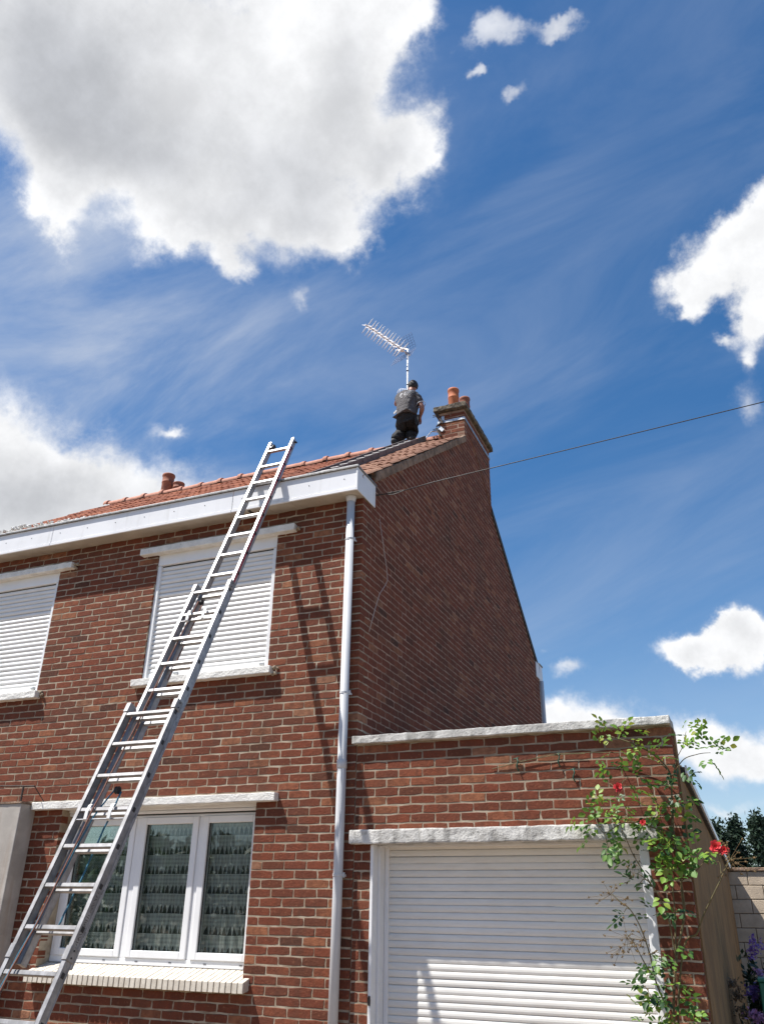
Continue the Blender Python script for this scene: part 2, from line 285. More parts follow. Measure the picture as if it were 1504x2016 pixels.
def leaf_mat(name, c1, c2, c3, trans=0.35, rough=0.5):
    t = NT(name)
    r = t.N('ShaderNodeObjectInfo').outputs['Random']; g = t.N('ShaderNodeNewGeometry').outputs['Random Per Island']
    f = t.math('FRACT', t.math('ADD', r, g))
    cr = t.N('ShaderNodeValToRGB'); t.L(f, cr.inputs[0]); e = cr.color_ramp.elements
    e[0].color = (*c1, 1); e[1].color = (*c3, 1); x = e.new(0.55); x.color = (*c2, 1)
    t.L(cr.outputs[0], t.b.inputs['Base Color']); t.b.inputs['Roughness'].default_value = rough
    tr = t.N('ShaderNodeBsdfTranslucent'); t.L(cr.outputs[0], tr.inputs[0])
    mx = t.N('ShaderNodeMixShader'); mx.inputs[0].default_value = trans; t.L(t.b.outputs[0], mx.inputs[1]); t.L(tr.outputs[0], mx.inputs[2]); t.L(mx.outputs[0], t.out.inputs[0])
    return t.m
M['leaf0'] = leaf_mat('rose_leaf_dark', (0.025, 0.065, 0.026), (0.042, 0.10, 0.032), (0.07, 0.15, 0.035))
M['leaf1'] = leaf_mat('rose_leaf_green', (0.06, 0.145, 0.03), (0.10, 0.21, 0.036), (0.15, 0.28, 0.042))
M['leaf2'] = leaf_mat('rose_leaf_young', (0.13, 0.26, 0.036), (0.19, 0.33, 0.042), (0.30, 0.31, 0.05))
M['needle'] = leaf_mat('conifer_foliage', (0.008, 0.022, 0.014), (0.014, 0.036, 0.018), (0.022, 0.05, 0.022), 0.15, 0.8)
M['dark_leaf'] = leaf_mat('garden_leaf', (0.012, 0.03, 0.014), (0.02, 0.045, 0.018), (0.035, 0.07, 0.025), 0.2)
M['hedge_leaf'] = leaf_mat('hedge_leaf', (0.02, 0.06, 0.018), (0.035, 0.09, 0.025), (0.06, 0.13, 0.03), 0.25)
M['purple'] = leaf_mat('purple_flower', (0.16, 0.09, 0.36), (0.24, 0.14, 0.46), (0.30, 0.18, 0.48), 0.3)
M['pink'] = leaf_mat('pink_flower', (0.45, 0.22, 0.46), (0.50, 0.27, 0.50), (0.42, 0.25, 0.40), 0.3)
M['brown_leaf'] = leaf_mat('dry_flower_head', (0.16, 0.11, 0.07), (0.24, 0.17, 0.11), (0.30, 0.22, 0.15), 0.2, 0.9)

def tile_mat(name, use_attr):
    t = NT(name)
    if use_attr:
        a = t.N('ShaderNodeAttribute'); a.attribute_name = 'rnd'; r = a.outputs['Fac']
    else: r = t.N('ShaderNodeObjectInfo').outputs['Random']
    cr = t.N('ShaderNodeValToRGB'); t.L(r, cr.inputs[0]); e = cr.color_ramp.elements
    e[0].color = (0.16, 0.050, 0.028, 1); e[1].color = (0.31, 0.105, 0.052, 1); x = e.new(0.5); x.color = (0.23, 0.072, 0.037, 1)
    sx = t.N('ShaderNodeSeparateXYZ'); t.L(t.pos(), sx.inputs[0])
    old = t.ramp(sx.outputs[0], -1.05, -0.55, 0.0, 0.85)            # the strip by the verge is older, paler, lichened tile
    col = t.mix(old, cr.outputs[0], t.mix(r, (0.19, 0.095, 0.062), (0.34, 0.20, 0.135)))
    col = t.mix(t.ramp(t.noise(22, 7, 0.65), 0.5, 0.72, 0, 0.6), col, (0.12, 0.06, 0.04))
    col = t.mix(t.ramp(t.noise(60, 6, 0.7), 0.6, 0.74, 0, 0.6), col, (0.5, 0.33, 0.22))
    t.L(col, t.b.inputs['Base Color']); t.b.inputs['Roughness'].default_value = 0.85; t.b.inputs['Specular IOR Level'].default_value = 0.25
    t.bump(t.noise(70, 6, 0.6), 0.4, 0.006)
    return t.m
M['tile'] = tile_mat('roof_tile_single', False); M['tile_attr'] = tile_mat('roof_tile_mass', True)
M['ridge'] = mat('ridge_tile', (0.50, 0.235, 0.16), (0.40, 0.165, 0.105), 0.8, 10, stains=((30, 0.58, 0.72, 0.5, (0.24, 0.13, 0.09)),), bump=0.3)

def glass_mat():
    t = NT('window_glass')
    tr = t.N('ShaderNodeBsdfTransparent'); tr.inputs[0].default_value = (0.93, 0.955, 0.94, 1)
    gl = t.N('ShaderNodeBsdfGlossy'); gl.inputs['Roughness'].default_value = 0.015; gl.inputs[0].default_value = (0.9, 0.95, 0.92, 1)
    fr = t.N('ShaderNodeFresnel'); fr.inputs[0].default_value = 1.55
    mx = t.N('ShaderNodeMixShader'); t.L(t.math('MULTIPLY', fr.outputs[0], 0.75), mx.inputs[0]); t.L(tr.outputs[0], mx.inputs[1]); t.L(gl.outputs[0], mx.inputs[2]); t.L(mx.outputs[0], t.out.inputs[0])
    return t.m
M['glass'] = glass_mat()

def lace_mat():
    t = NT('lace_curtain')
    sp = t.N('ShaderNodeSeparateXYZ'); t.L(t.pos(), sp.inputs[0]); X, Z = sp.outputs[0], sp.outputs[2]
    wob = t.math('MULTIPLY', t.math('SUBTRACT', t.noise(3.0, 2), 0.5), 0.02)
    band = t.math('FRACT', t.math('DIVIDE', t.math('ADD', t.math('SUBTRACT', Z, 1.285), wob), 0.176))
    u = t.math('ADD', X, t.math('MULTIPLY', t.math('SUBTRACT', t.noise(2.0, 2), 0.5), 0.05))
    du = t.math('ABSOLUTE', t.math('SUBTRACT', t.math('MULTIPLY', t.math('FRACT', t.math('DIVIDE', u, 0.050)), 2.0), 1.0))      # 0 in the middle of an arch, 1 between arches
    arch_h = t.math('SUBTRACT', 0.47, t.math('MULTIPLY', t.math('POWER', du, 1.45), 0.50))
    hole = t.ramp(t.math('SUBTRACT', arch_h, band), 0.0, 0.06)
    threads = t.ramp(t.math('ABSOLUTE', t.math('SUBTRACT', t.math('FRACT', t.math('DIVIDE', u, 0.0155)), 0.5)), 0.30, 0.42)
    lat = t.math('MULTIPLY', t.math('SINE', t.math('MULTIPLY', t.math('ADD', u, Z), 260)), t.math('SINE', t.math('MULTIPLY', t.math('SUBTRACT', u, Z), 260)))
    big = t.math('MULTIPLY', t.math('SINE', t.math('MULTIPLY', t.math('ADD', u, Z), 85)), t.math('SINE', t.math('MULTIPLY', t.math('SUBTRACT', u, Z), 85)))
    cloth = t.math('ADD', 0.72, t.math('ADD', t.math('MULTIPLY', lat, 0.22), t.math('MULTIPLY', big, 0.20)))
    n = t.N('ShaderNodeMix'); t.L(hole, n.inputs[0]); t.L(cloth, n.inputs[2]); t.L(t.math('ADD', 0.05, t.math('MULTIPLY', threads, 0.22)), n.inputs[3]); a = n.outputs[0]
    line = t.ramp(t.math('ABSOLUTE', t.math('SUBTRACT', band, 0.975)), 0.012, 0.03, 0.9, 0.0)
    fold = t.ramp(t.noise(1.0, 3, 0.5, vec=t.scaled((16, 16, 0.7))), 0.52, 0.72, 0.0, 0.16); a = t.math('ADD', a, fold)
    a = t.math('MAXIMUM', a, line); a = t.math('MINIMUM', t.math('MAXIMUM', a, 0.04), 0.95)
    df = t.N('ShaderNodeBsdfDiffuse'); df.inputs[0].default_value = (0.80, 0.82, 0.78, 1)
    tl = t.N('ShaderNodeBsdfTranslucent'); tl.inputs[0].default_value = (0.80, 0.82, 0.78, 1)
    m1 = t.N('ShaderNodeMixShader'); m1.inputs[0].default_value = 0.35; t.L(df.outputs[0], m1.inputs[1]); t.L(tl.outputs[0], m1.inputs[2])
    tr = t.N('ShaderNodeBsdfTransparent'); m2 = t.N('ShaderNodeMixShader'); t.L(a, m2.inputs[0]); t.L(tr.outputs[0], m2.inputs[1]); t.L(m1.outputs[0], m2.inputs[2]); t.L(m2.outputs[0], t.out.inputs[0])
    return t.m
M['lace'] = lace_mat()

# ------------------------------------------------------------------ mesh helpers
def tag(o, label=None, cat=None, group=None, kind=None):
    if label: o['label'] = label
    if cat: o['category'] = cat
    if group: o['group'] = group
    if kind: o['kind'] = kind
    return o

def link(name, me, parent=None, material=None):
    o = bpy.data.objects.new(name, me); COL.objects.link(o)
    if material is not None and me is not None and not me.materials: me.materials.append(material)
    if parent is not None:
        o.parent = parent
        if parent.type == 'EMPTY': o.matrix_parent_inverse = Matrix.Translation(-parent.location)
    return o

def thing(name, label, cat, loc=(0, 0, 0), group=None):
    o = bpy.data.objects.new(name, None); COL.objects.link(o); o.location = loc; o.empty_display_size = 0.2
    return tag(o, label, cat, group)

class MB:
    def __init__(s): s.v = []; s.f = []
    def add(s, v, f):
        b = len(s.v); s.v += [tuple(p) for p in v]; s.f += [tuple(b + i for i in q) for q in f]; return s
    def box(s, x0, x1, y0, y1, z0, z1):
        v = [(x0, y0, z0), (x1, y0, z0), (x1, y1, z0), (x0, y1, z0), (x0, y0, z1), (x1, y0, z1), (x1, y1, z1), (x0, y1, z1)]
        return s.add(v, [(0, 3, 2, 1), (4, 5, 6, 7), (0, 1, 5, 4), (1, 2, 6, 5), (2, 3, 7, 6), (3, 0, 4, 7)])
    def obox(s, c, ax, ay, az):                        # centre and three half-axis vectors
        c, ax, ay, az = map(Vector, (c, ax, ay, az))
        if ax.cross(ay).dot(az) < 0: az = -az
        v = [c + ax * i + ay * j + az * k for k in (-1, 1) for (i, j) in ((-1, -1), (1, -1), (1, 1), (-1, 1))]
        return s.add(v, [(0, 3, 2, 1), (4, 5, 6, 7), (0, 1, 5, 4), (1, 2, 6, 5), (2, 3, 7, 6), (3, 0, 4, 7)])
    def beam(s, a, b, side, up):                       # box from a to b, half-vectors side and up
        a, b = Vector(a), Vector(b); return s.obox((a + b) / 2, (b - a) / 2, side, up)
    def tube(s, pts, r, n=8, caps=True):
        pts = [Vector(p) for p in pts]; rs = r if isinstance(r, (list, tuple)) else [r] * len(pts)
        base = len(s.v); prev = None
        for i, p in enumerate(pts):
            d = (pts[min(i + 1, len(pts) - 1)] - pts[max(i - 1, 0)]).normalized()
            if prev is None:
                h = Vector((0, 0, 1)) if abs(d.z) < 0.9 else Vector((1, 0, 0)); a = d.cross(h).normalized()
            else:
                a = prev - d * prev.dot(d)
                a = a.normalized() if a.length > 1e-6 else d.orthogonal().normalized()
            prev = a; b = d.cross(a)
            for k in range(n):
                t = 2 * math.pi * k / n; s.v.append(tuple(p + (a * math.cos(t) + b * math.sin(t)) * rs[i]))
        for i in range(len(pts) - 1):
            for k in range(n):
                q = base + i * n; s.f.append((q + k, q + (k + 1) % n, q + n + (k + 1) % n, q + n + k))
        if caps:
            s.f.append(tuple(base + k for k in reversed(range(n)))); e = base + (len(pts) - 1) * n; s.f.append(tuple(e + k for k in range(n)))
        return s
    def lathe(s, prof, c, n=24, axis=(0, 0, 1)):
        ax = Vector(axis).normalized(); a = ax.orthogonal().normalized(); b = ax.cross(a); base = len(s.v); c = Vector(c)
        for (r, h) in prof:
            for k in range(n):
                t = 2 * math.pi * k / n; s.v.append(tuple(c + ax * h + (a * math.cos(t) + b * math.sin(t)) * r))
        for i in range(len(prof) - 1):
            for k in range(n):
                q = base + i * n; s.f.append((q + k, q + (k + 1) % n, q + n + (k + 1) % n, q + n + k))
        return s
    def prism(s, poly, fn, d0, d1):                    # polygon in (u,v), fn(u,v,d) -> point
        n = len(poly); v = [fn(u, w, d0) for u, w in poly] + [fn(u, w, d1) for u, w in poly]
        return s.add(v, [tuple(range(n)), tuple(range(2 * n - 1, n - 1, -1))] + [(i, n + i, n + (i + 1) % n, (i + 1) % n) for i in range(n)])
    def mesh(s, name, material=None, smooth=False, bevel=0.0, seg=1, jitter=0.0, cuts=0, fix=True, jscale=14):
        me = bpy.data.meshes.new(name); me.from_pydata(s.v, [], s.f)
        if fix or bevel or cuts:
            bm = bmesh.new(); bm.from_mesh(me)
            if fix: bmesh.ops.recalc_face_normals(bm, faces=bm.faces)
            if cuts:
                for _ in range(cuts):
                    mx = sorted((e.calc_length() for e in bm.edges), reverse=True)[0]
                    es = [e for e in bm.edges if e.calc_length() > mx * 0.55]
                    bmesh.ops.subdivide_edges(bm, edges=es, cuts=1, use_grid_fill=True)
            if bevel:
                es = [e for e in bm.edges if len(e.link_faces) == 2 and e.calc_face_angle(0) > 0.5]
                bmesh.ops.bevel(bm, geom=es, offset=bevel, segments=seg, affect='EDGES', profile=0.6)
            if jitter:
                for v in bm.verts:
                    v.co += noise.noise_vector(v.co * jscale) * jitter + noise.noise_vector(v.co * jscale * 3.1) * jitter * 0.5
            bm.to_mesh(me); bm.free()
        if material is not None: me.materials.append(material)
        if smooth: me.polygons.foreach_set('use_smooth', [True] * len(me.polygons))
        me.update(); return me
    def build(s, name, material, parent=None, **k):
        return link(name, s.mesh(name, material, **k), parent)

def project(p):
    d = Vector(p) - CAM; z = d.dot(FWD)
    if z < 0.1: return None
    return (752 + 1625.7 * d.dot(RIGHT) / z, 1008 - 1625.7 * d.dot(UP) / z)

# bricks: a dozen irregular shapes at full size; every brick is one of them, scaled to its length
BL, BH, BD = 0.2205, 0.0668, 0.1
def brick_shape(r):
    n = 10; out = []; inn = []
    ts = [(-.5, -.5), (-.17, -.5), (.17, -.5), (.5, -.5), (.5, 0), (.5, .5), (.17, .5), (-.17, .5), (-.5, .5), (-.5, 0)]
    for (a, b) in ts:
        ja, jb = r.gauss(0, .0024), r.gauss(0, .0021)
        cx = .9 if abs(a) == .5 and abs(b) == .5 else 1.0
        u, v = a * BL * (0.993 if cx < 1 else 1) + ja, b * BH * (0.93 if cx < 1 else 1) + jb
        out.append((u, v)); k = r.uniform(.0025, .0055)
        inn.append((u - math.copysign(k, a) if a else u, v - math.copysign(k, b) if b else v))
    tilt = r.gauss(0, .0005), r.gauss(0, .0005); dep = r.uniform(0, .0008) - .0026
    fr = [(u, v, dep + tilt[0] * u / .11 + tilt[1] * v / .033) for u, v in inn]
    v = fr + [(u, w, .0036 + dep) for u, w in out] + [(u, w, BD) for u, w in out]
    f = [tuple(range(n))] + [(i, n + i, n + (i + 1) % n, (i + 1) % n) for i in range(n)] + [(n + i, 2 * n + i, 2 * n + (i + 1) % n, n + (i + 1) % n) for i in range(n)]
    return np.array(v), f
_r = random.Random(11); BR = [brick_shape(_r) for _ in range(14)]
def frame_mesh(idx, kind):
    v, f = BR[idx]
    p = np.stack([v[:, 0], v[:, 2], v[:, 1]], 1) if kind == 'front' else np.stack([-v[:, 2], v[:, 0], v[:, 1]], 1)
    mb = MB(); mb.add(p.tolist(), f); return mb.mesh('brick', M['brick'])
BRICK_MESH = {k: [frame_mesh(i, k) for i in range(14)] for k in ('front', 'side')}

def lay(spec):                                          # spec: list of (kind, centre, length, height); returns with visible size
    out = []
    for (kind, c, ln, h) in spec:
        ax = Vector((ln / 2, 0, 0)) if kind == 'front' else Vector((0, ln / 2, 0)); c = Vector(c); hz = Vector((0, 0, h / 2))
        q = [project(c + ax * i + hz * j) for i, j in ((-1, -1), (1, -1), (1, 1), (-1, 1))]; area = 0
        if all(q):
            area = abs(sum(q[i][0] * q[(i + 1) % 4][1] - q[(i + 1) % 4][0] * q[i][1] for i in range(4))) / 2
            m = project(c)
            if not (-10 < m[0] < 1514 and -10 < m[1] < 2026): area = 0
        out.append((area, kind, c, ln, h))
    return out
def place_single(items, parent_of):
    for (_, kind, c, ln, h) in items:
        o = bpy.data.objects.new('brick', rng.choice(BRICK_MESH[kind])); COL.objects.link(o); o.parent = parent_of[kind]
        o.location = c + Vector((0, rng.gauss(0, .0004), 0)) if kind == 'front' else c + Vector((rng.gauss(0, .0004), 0, 0))
        o.scale = (ln / BL, 1, h / BH) if kind == 'front' else (1, ln / BL, h / BH)
        o.rotation_euler = (0, rng.gauss(0, .006), 0) if kind == 'front' else (rng.gauss(0, .006), 0, 0)
def place_mass(name, items, parent):
    V = []; F = []; A = []; b = 0
    for (_, kind, c, ln, h) in items:
        v, f = BR[rng.randrange(14)]; u = v[:, 0] * ln / BL; w = v[:, 1] * h / BH + u * rng.gauss(0, .004); n = v[:, 2] + rng.gauss(0, .0004)
        p = np.stack([u, n, w], 1) if kind == 'front' else np.stack([-n, u, w], 1)
        V.append(p + np.array(c)); F += [tuple(b + i for i in q) for q in f]; A += [rng.random()] * len(f); b += len(v)
    if not V: return
    me = bpy.data.meshes.new(name); me.from_pydata(np.concatenate(V).tolist(), [], F)
    bm = bmesh.new(); bm.from_mesh(me); bmesh.ops.recalc_face_normals(bm, faces=bm.faces); bm.to_mesh(me); bm.free()
    at = me.attributes.new('rnd', 'FLOAT', 'FACE'); at.data.foreach_set('value', A); me.materials.append(M['brick_attr'])
    o = link(name, me, parent); return tag(o, kind='stuff')

def row_bricks(start, end, phase, pitch=0.23, joint=0.0095, minlen=0.05):
    """cuts the running bond (joints at phase + k*pitch) to start..end, as (centre, length)"""
    res = []; k = math.floor((start - phase) / pitch)
    while phase + k * pitch < end:
        a, b = max(start, phase + k * pitch + joint / 2), min(end, phase + (k + 1) * pitch - joint / 2)
        if b - a > 0: res.append([a, b])
        k += 1
    if len(res) > 1 and res[0][1] - res[0][0] < minlen: res[1][0] = start; res.pop(0)
    if len(res) > 1 and res[-1][1] - res[-1][0] < minlen: res[-2][1] = end; res.pop()
    if res and abs(res[0][0] - start) < joint: res[0][0] = start
    if res and abs(res[-1][1] - end) < joint: res[-1][1] = end
    return [((a + b) / 2, b - a) for a, b in res]

# ------------------------------------------------------------------ ground
g = MB().box(-400, 400, -400, 400, -0.3, 0.0).build('ground', M['ground']); tag(g, kind='structure')
g = MB().box(-9.0, 9.0, -9.5, -0.03, 0.001, 0.03).build('driveway', M['drive'], bevel=0.008); tag(g, kind='structure')

# ------------------------------------------------------------------ the house
HOUSE = thing('brick_house', 'two-storey red brick house with white roller shutters, tiled roof and chimneys', 'house', (-3.5, 4.0, 0))
BED0, PITCH = 2.161, 0.0763
XL = -7.0; DEPTH = 8.18
MO = 0.0003; MG = 0.0003                                           # how far the joints lie behind the brick faces
OPEN = [(-2.605, -1.02, 3.88, 5.41), (-5.68, -4.065, 3.88, 5.41), (-3.375, -1.03, 1.12, 2.62)]
SKIP = [(-2.605, -1.02, 3.835, 5.45), (-5.68, -4.065, 3.835, 5.45), (-3.375, -1.03, 1.06, 2.66)]

def rects_minus(x0, x1, z0, z1, holes):
    xs = sorted({x0, x1, *[h[0] for h in holes], *[h[1] for h in holes]}); zs = sorted({z0, z1, *[h[2] for h in holes], *[h[3] for h in holes]}); out = []
    for i in range(len(xs) - 1):
        for j in range(len(zs) - 1):
            cx, cz = (xs[i] + xs[i + 1]) / 2, (zs[j] + zs[j + 1]) / 2
            if x0 <= cx <= x1 and z0 <= cz <= z1 and not any(h[0] < cx < h[1] and h[2] < cz < h[3] for h in holes): out.append((xs[i], xs[i + 1], zs[j], zs[j + 1]))
    return out
mb = MB()
for (a, b, c, d) in rects_minus(XL, -MO, 0.45, 5.78, OPEN): mb.box(a, b, MO, 0.22, c, d)
FRONT = mb.build('front_wall', M['mortar'], HOUSE)
z_front = lambda y: 5.80 + 0.705 * y
z_back = lambda y: 7.853 - 0.6966 * (y - 5.305)
out = [(.2205, 0.4), (DEPTH, 0.4), (DEPTH, z_back(DEPTH)), (5.3, z_back(5.3)), (5.3, 9.14), (3.85 + MO, 9.14), (3.85 + MO, z_front(3.85)), (.2205, z_front(.2205))]
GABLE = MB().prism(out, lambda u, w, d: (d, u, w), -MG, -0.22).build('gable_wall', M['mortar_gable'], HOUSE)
MB().box(XL, 0.006, -0.02, 8.2, 0.0, 0.45).build('plinth', M['render'], HOUSE)
MB().box(XL, -0.23, DEPTH - 0.2, DEPTH, 0.45, 5.9).build('back_wall', M['mortar_gable'], HOUSE)
MB().prism([(0.23, 0.45), (DEPTH - 0.21, 0.45), (DEPTH - 0.21, 5.8), (4.1, 8.6), (0.23, 5.85)], lambda u, w, d: (d, u, w), XL, XL + 0.2).build('left_wall', M['mortar_gable'], HOUSE)
# the room behind the ground floor window
mb = MB()
mb.box(-4.4, -0.4, 3.5, 3.52, 0.46, 2.9).box(-4.4, -0.4, 0.23, 3.5, 0.46, 0.48).box(-4.4, -0.4, 0.23, 3.5, 2.88, 2.9).box(-4.42, -4.4, 0.23, 3.5, 0.46, 2.9).box(-0.4, -0.38, 0.23, 3.5, 0.46, 2.9)
mb.build('interior_wall', M['interior'], HOUSE)

spec = []
n0 = int((0.47 - BED0) / PITCH); n1 = int((5.70 - BED0) / PITCH)
for n in range(n0, n1):
    z = BED0 + PITCH * (n + .5); odd = n % 2
    end = -0.1155 if odd else 0.0035
    segs = [(XL, end)]
    for (a, b, c, d) in SKIP:
        if c < z < d:
            ns = []
            for (s0, s1) in segs:
                if b <= s0 or a >= s1: ns.append((s0, s1)); continue
                if s0 < a: ns.append((s0, a))
                if b < s1: ns.append((b, s1))
            segs = ns
    for (s0, s1) in segs:
        for (c, ln) in row_bricks(s0, s1, -0.115 if odd else 0.0): 
            if s1 == end and abs(c + ln / 2 - end) < 0.012: c, ln = (c - ln / 2 + end) / 2, end - (c - ln / 2)
            spec.append(('front', (c, 0.0, z), ln, BH))
front_items = lay(spec)
spec = []
for n in range(n0, int((9.16 - BED0) / PITCH)):
    z = BED0 + PITCH * (n + .5); odd = n % 2; zt = z + BH / 2
    if z < 2.96:
        if odd: spec.append(('side', (-.003, .098, z), .203, BH))
        continue
    y0 = -0.0035 if odd else 0.1155
    if zt > z_front(0) + .06:
        y0 = max(y0, (zt - .06 - 5.80) / 0.705)
        if y0 > 3.85: y0 = 3.85 if odd else 3.9655
    y1 = DEPTH
    if zt > z_back(DEPTH): y1 = min(DEPTH, 5.305 + (7.853 - zt) / 0.6966)
    if zt > z_back(5.3): y1 = 5.3
    if zt > 9.15: continue
    for (c, ln) in row_bricks(y0, y1, 0.0 if odd else 0.115):
        if abs(c - ln / 2 - y0) < 0.012: e = c + ln / 2; c, ln = (y0 + e) / 2, e - y0
        spec.append(('side', (0.0, c, z), ln, BH))
side_items = lay(spec)
allb = sorted(front_items + side_items, key=lambda t: -t[0])
single, rest = allb[:300], allb[300:]
place_single(single, {'front': FRONT, 'side': GABLE})
place_mass('brickwork', [i for i in rest if i[1] == 'front'], FRONT)
place_mass('brickwork', [i for i in rest if i[1] == 'side'], GABLE)

def rough_box(name, x0, x1, y0, y1, z0, z1, m, parent, amp=0.003, bevel=0.008, cuts=5):
    return MB().box(x0, x1, y0, y1, z0, z1).build(name, M[m], parent, bevel=bevel, seg=2, cuts=cuts, jitter=amp)

# upper windows behind closed roller shutters
def slat_mesh(w, pitch, bulge, m):
    prof = [(0.0, 0.0), (-bulge * .55, .10), (-bulge, .34), (-bulge * .95, .60), (-bulge * .45, .86), (0.002, .93), (0.004, 1.0)]
    mb = MB(); n = len(prof)
    v = [(-w / 2, y, h * pitch) for y, h in prof] + [(w / 2, y, h * pitch) for y, h in prof]
    mb.add(v, [(i, n + i, n + i + 1, i + 1) for i in range(n - 1)]); me = mb.mesh('slat', M[m], fix=False)
    return me
SLAT = slat_mesh(1.50, 0.0549, 0.0125, 'slat')
def shutter_window(x0, x1):
    mb = MB(); mb.box(x0, x0 + .052, .018, .11, 3.90, 5.26).box(x1 - .052, x1, .018, .11, 3.90, 5.26).box(x0, x1, .10, .14, 3.9, 5.41)
    w = mb.build('window', M['pvc'], HOUSE, bevel=.004)
    MB().box(x0 + .004, x1 - .002, .012, .098, 5.262, 5.408).build('shutter_box', M['pvc'], w, bevel=.006, seg=2)
    MB().box(x0 + .05, x1 - .05, .05, .06, 5.245, 5.265).build('shadow_gap', M['dark_gap'], w)
    sx = (x1 - x0 - .098) / 1.50
    for i in range(23):
        o = bpy.data.objects.new('slat', SLAT); COL.objects.link(o); o.parent = w; o.scale = (sx, 1, 1)
        o.location = ((x0 + x1) / 2, .052 + rng.gauss(0, .0010), 3.992 + i * .0549 + rng.gauss(0, .0007)); o.rotation_euler = (rng.gauss(0, .02), rng.gauss(0, .0006), 0)
    MB().box(x0 + .05, x1 - .05, .036, .056, 3.925, 3.990).build('bottom_rail', M['slat'], w, bevel=.004)
    for fx in (.26, .93):
        xx = x0 + (x1 - x0) * fx
        MB().prism([(.036, 3.935), (.004, 3.952), (.002, 3.972), (.036, 3.978)], lambda u, v, d: (d, u, v), xx, xx + .045).build('shutter_stop', M['steel_band'], w, bevel=.003)
    return w
shutter_window(-2.605, -1.02); shutter_window(-5.68, -4.065)
rough_box('lintel', -2.815, -0.78, -.08, .1, 5.392, 5.472, 'concrete_white', HOUSE, .004)
rough_box('lintel', -5.9, -3.835, -.08, .1, 5.392, 5.468, 'concrete_white', HOUSE, .006)
rough_box('window_sill', -2.67, -0.948, -.085, .1, 3.832, 3.908, 'concrete_white', HOUSE, .0045)
rough_box('window_sill', -5.75, -4.0, -.085, .1, 3.822, 3.903, 'concrete_white', HOUSE, .006)
rough_box('lintel', -3.735, -0.792, -.085, .1, 2.602, 2.678, 'concrete_white', HOUSE, .0045)
# crumbs of mortar at the lintel ends
for (x, z) in ((-.745, 5.43), (-3.80, 5.42), (-.925, 3.86), (-3.975, 3.86)):
    mb = MB()
    for k in range(5):
        c = Vector((x + rng.uniform(-.03, .03), rng.uniform(-.035, -.002), z + rng.uniform(-.035, .035))); r = rng.uniform(.012, .024)
        mb.lathe([(0.001, -r), (r * .8, -r * .5), (r, .1 * r), (r * .6, r * .7), (.001, r)], c, 7, (rng.random(), rng.random(), 1))
    mb.build('mortar_crumb', M['mortar'], HOUSE, jitter=.006)

# ground floor window: white frame, three glazed sashes
Y0 = .165
mb = MB(); W0, W1, WB, WT = -3.375, -1.03, 1.19, 2.60
mb.box(W0, W1, Y0, .235, WB, 1.252).box(W0, W1, Y0, .235, 2.512, 2.545).box(W0, W0 + .045, Y0, .235, 1.252, 2.512).box(W1 - .045, W1, Y0, .235, 1.252, 2.512)
mb.box(-2.526, -2.456, Y0, .235, 1.252, 2.512).box(-1.765, -1.712, Y0 + .004, .235, 1.252, 2.512)
WIN = mb.build('window', M['pvc'], HOUSE, bevel=.005)
MB().box(W0, W1, .115, .235, 2.547, 2.574).box(W0, W1, .10, .235, 2.577, 2.62).build('shutter_box', M['pvc'], WIN, bevel=.004)
MB().box(W0, W1, .150, .2, 2.535, 2.5475).build('shadow_gap', M['dark_gap'], WIN)
for (a, b) in ((-3.33, -2.526), (-2.456, -1.765), (-1.712, -1.075)):
    mb = MB(); t = .066; yb = Y0 - .012
    mb.box(a, a + t, yb, .225, 1.252, 2.512).box(b - t, b, yb, .225, 1.252, 2.512).box(a + t, b - t, yb, .225, 1.252, 1.316).box(a + t, b - t, yb, .225, 2.447, 2.512)
    sash = mb.build('sash', M['pvc'], WIN, bevel=.007, seg=2)
    MB().box(a + t - .006, b - t + .006, .188, .194, 1.31, 2.453).build('pane', M['glass'], sash)
    mb = MB()
    for (p, q, r, s) in ((a + t - .001, a + t + .006, 1.316, 2.447), (b - t - .006, b - t + .001, 1.316, 2.447)): mb.box(p, q, .172, .187, r, s)
    mb.build('gasket', M['dark_gap'], sash)
for k in range(6):
    xx = -3.1 + k * .385; MB().box(xx, xx + .03, Y0 - .003, Y0 + .002, 1.222, 1.228).build('drain_slot', M['dark_gap'], WIN)
LABC = ['lace curtain behind the left pane, crossed by the leaning ladder', 'lace curtain behind the middle pane of the ground floor window', 'lace curtain behind the right pane, nearest the downpipe']
for i, (a, b) in enumerate(((-3.28, -2.57), (-2.41, -1.80), (-1.66, -1.11))):
    mb = MB(); nx, nz = 60, 26; ph = rng.uniform(0, 6)
    for j in range(nz + 1):
        for k in range(nx + 1):
            u = k / nx; x = a + (b - a) * u; z = 1.285 + 1.18 * j / nz; amp = .010 * (1.25 - j / nz)
            mb.v.append((x, .262 + amp * math.sin(u * 31 + ph + .7 * math.sin(u * 9)) + .004 * math.sin(u * 70 + z * 3), z))
    for j in range(nz):
        for k in range(nx): q = j * (nx + 1) + k; mb.f.append((q, q + 1, q + nx + 2, q + nx + 1))
    o = mb.build('lace_curtain', M['lace'], smooth=True, fix=False); tag(o, LABC[i], 'curtain', 'lace curtains in the ground floor window')

